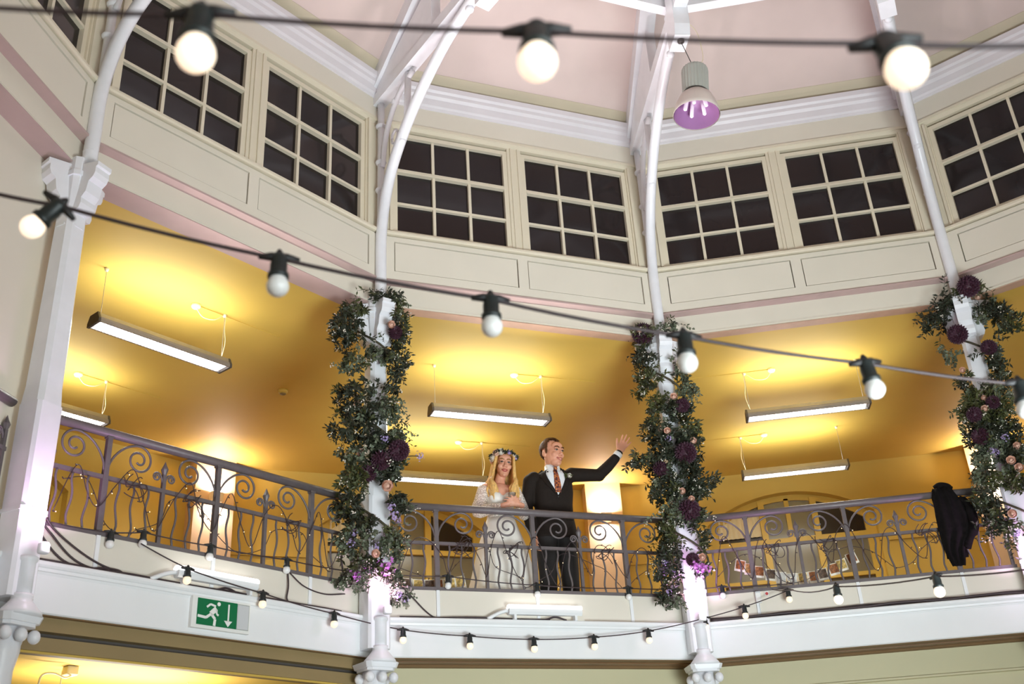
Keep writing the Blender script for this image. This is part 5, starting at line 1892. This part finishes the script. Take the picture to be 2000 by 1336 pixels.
# bodice and skirt
bd = MB()
secs = [(0.93, 0.148, 0.112), (1.00, 0.122, 0.096), (1.06, 0.120, 0.098), (1.13, 0.132, 0.112), (1.18, 0.134, 0.112), (1.22, 0.120, 0.092)]
vs, fs = [], []
for z, a, b in secs:
    for k in range(NS):
        t = 2 * PI * k / NS
        vs.append((a * math.cos(t), b * math.sin(t), z - (0.035 * max(0, 1 - abs(math.cos(t)) * 2.4) if (z > 1.2 and math.sin(t) < 0) else 0)))
for j in range(len(secs) - 1):
    for k in range(NS):
        fs.append((j * NS + k, j * NS + (k + 1) % NS, (j + 1) * NS + (k + 1) % NS, (j + 1) * NS + k))
fs.append(tuple(range(NS - 1, -1, -1)))
fs.append(tuple((len(secs) - 1) * NS + k for k in range(NS)))
bd.add(vs, fs)
for s in (-1, 1):
    bd.ell((s * 0.062, -0.072, 1.165), (0.062, 0.055, 0.060), 14, 10)
    bd.chain([(s * 0.098, -0.085, 1.19), (s * 0.112, -0.045, 1.265), (s * 0.115, 0.01, 1.312), (s * 0.108, 0.075, 1.24)], [0.022, 0.018, 0.014, 0.02], 10)
link_mesh(remesh(bd, 0.0075, 3, 'bodice'), 'bodice', 'dress', br)
sk = MB()
vs, fs = [], []
NZ, NK = 14, 72
for j in range(NZ + 1):
    t = j / NZ
    z = 0.99 - 0.985 * t
    a = 0.128 + 0.045 * min(1, t * 4) + 0.23 * t ** 1.15
    b = 0.102 + 0.04 * min(1, t * 4) + 0.20 * t ** 1.15
    for k in range(NK):
        th = 2 * PI * k / NK
        rip = 1 + (0.012 + 0.055 * t) * t * math.sin(11 * th + 1.5 * math.sin(3 * th)) + 0.02 * t * math.sin(23 * th + t * 2)
        vs.append((a * rip * math.cos(th) + 0.01 * t, b * rip * math.sin(th) + 0.03 * t, z))
for j in range(NZ):
    for k in range(NK):
        fs.append((j * NK + k, (j + 1) * NK + k, (j + 1) * NK + (k + 1) % NK, j * NK + (k + 1) % NK))
fs.append(tuple(k for k in range(NK)))
sk.add(vs, fs)
sk.build('skirt', 'dress', br, smooth=True)
MB().lathe([(0.124, -0.016), (0.128, -0.010), (0.128, 0.010), (0.124, 0.016)], 30, M=Matrix.Translation((0, 0, 1.0)) @ Matrix.Diagonal((1, 0.80, 1, 1))).build('waistband', 'lace', br, smooth=True)
# lace sleeves, loose round the forearm
for P3, nm in ((RB, 'right'), (LB, 'left')):
    sl = MB()
    q0 = P3[0] + V((0, 0, 0.012))
    pts = catmull([q0, P3[0].lerp(P3[1], 0.5), P3[1], P3[1].lerp(P3[2], 0.5), P3[1].lerp(P3[2], 0.92)], 4)
    rad = []
    for i in range(len(pts)):
        t = i / (len(pts) - 1)
        rad.append(0.050 - 0.004 * t + 0.010 * math.sin(PI * min(1, t * 1.3)) - (0.020 * max(0, (t - 0.75) * 4)))
    sl.tube(pts, rad, 16)
    link_mesh(sl.mesh('sleeve', True), 'sleeve', 'lace', br)
# long hair: locks from the crown over both shoulders
hair_cap(HBm, (0, 0.020, 0.034), (0.086, 0.106, 0.098), lambda p: (p.z > 0.055 if p.y < -0.055 else (abs(p.x) > 0.052 or p.y > 0.0 or p.z > 0.05) and (p.z > -0.06 or p.y > 0.02)), 'hair_root', 'hair_crown', br)
hb = MB()
rnd = random.Random(6)
for s in (-1, 1):
    for k in range(58):
        u = (k / 57) ** 0.9
        # start on the parting, run round the side of the face, fall to the chest
        y0 = -0.060 + 0.15 * u
        start = V((s * 0.012, y0 * 0.8, 0.118 - 0.03 * u * u))
        mid = V((s * (0.072 + 0.012 * rnd.random()), y0 + 0.004, 0.02 + rnd.uniform(-.02, .02)))
        low = V((s * (0.082 + 0.025 * rnd.random()), y0 + 0.012 + rnd.uniform(-.01, .01), -0.11))
        a = [HBm @ start, HBm @ (start.lerp(mid, 0.55) + V((s * 0.018, 0, 0.026))), HBm @ mid, HBm @ low]
        endz = rnd.uniform(1.10, 1.22) if s > 0 else rnd.uniform(1.13, 1.25)
        ex = s * (0.062 + 0.075 * rnd.random()) + 0.01
        ey = -0.115 + 0.19 * u + rnd.uniform(-0.015, 0.015)
        if u > 0.6:
            ey = max(ey, 0.02)
        a.append(V((s * (0.100 + 0.03 * rnd.random()) + 0.015, a[-1].y * 0.5 + ey * 0.5 - 0.01, 1.325)))
        a.append(V((ex + 0.014 * math.sin(k * 0.7), ey - 0.008, (1.325 + endz) / 2)))
        a.append(V((ex * 0.95, ey, endz)))
        pth = catmull(a, 4)
        n_ = len(pth)
        hb.tube(pth, [0.0150 * (0.55 + 0.45 * min(1, i / 6)) * (1 - 0.55 * max(0, i / (n_ - 1) - 0.80) / 0.20) for i in range(n_)], 6, 0.75)
for k in range(14):
    x = -0.075 + 0.15 * k / 13
    pth = catmull([HBm @ V((x * 0.4, 0.06, 0.11)), HBm @ V((x * 0.9, 0.118, 0.03)), HBm @ V((x, 0.115, -0.10)), V((x + 0.02, 0.10, 1.26)), V((x + 0.01, 0.11, 1.10))], 4)
    hb.tube(pth, [0.014] * (len(pth) - 3) + [0.011, 0.007, 0.003], 6)
link_mesh(remesh(hb, 0.0065, 2, 'long_hair'), 'long_hair', 'hair_blonde', br)
# flower crown
cr = MB()
for k in range(170):
    a = rnd.uniform(0, 2 * PI)
    p = HBm @ V((0.093 * math.cos(a), 0.018 + 0.108 * math.sin(a), 0.072 - 0.012 * math.sin(a)))
    c0 = HBm @ V((0, 0.018, 0.06))
    d = (p - c0).normalized()
    cr.leaf(p, d + V((rnd.uniform(-.9, .9), rnd.uniform(-.9, .9), rnd.uniform(-.4, .9))), d, rnd.uniform(0.030, 0.052), 0.019)
fc = cr.build('flower_crown', 'leaf_dark', br)
for i, (a, me, rad, mt) in enumerate(((-2.85, ROS, 0.042, 'blossom'), (-2.42, ROS, 0.040, 'rose'), (-2.02, ROS, 0.036, 'blossom'), (3.0, ROS, 0.036, 'rose'), (-1.3, ROS, 0.024, 'lilac'), (-0.7, ROS, 0.024, 'blossom'), (-0.2, ROS, 0.024, 'lilac'))):
    p = HBm @ V((0.102 * math.cos(a), 0.018 + 0.116 * math.sin(a), 0.074 - 0.016 * math.sin(a) - (0.03 if i in (0, 3) else 0)))
    d = (p - HBm @ V((0, 0.018, 0.05))).normalized()
    o = inst(me.copy(), 'crown_rose', fc, p, d.to_track_quat('Z', 'Y').to_euler(), (rad,) * 3)
    o.data.materials.clear()
    o.data.materials.append(MATS[mt])

# the glass in her hands is a thing of its own
Mg = br.matrix_world
gw = V(br.location) + HC + V((0.0, 0.0, 0.0))
gl = empty('drinking_glass', gw + V((0.005, 0.028, -0.02)))
tag(gl, 'small clear tumbler held in both hands of the bride', 'glass')
MB().lathe([(0.0, 0.0), (0.026, 0.0), (0.033, 0.105), (0.031, 0.105), (0.0245, 0.006), (0.0, 0.006)], 20).build('tumbler', 'glass_clear', gl, smooth=True)
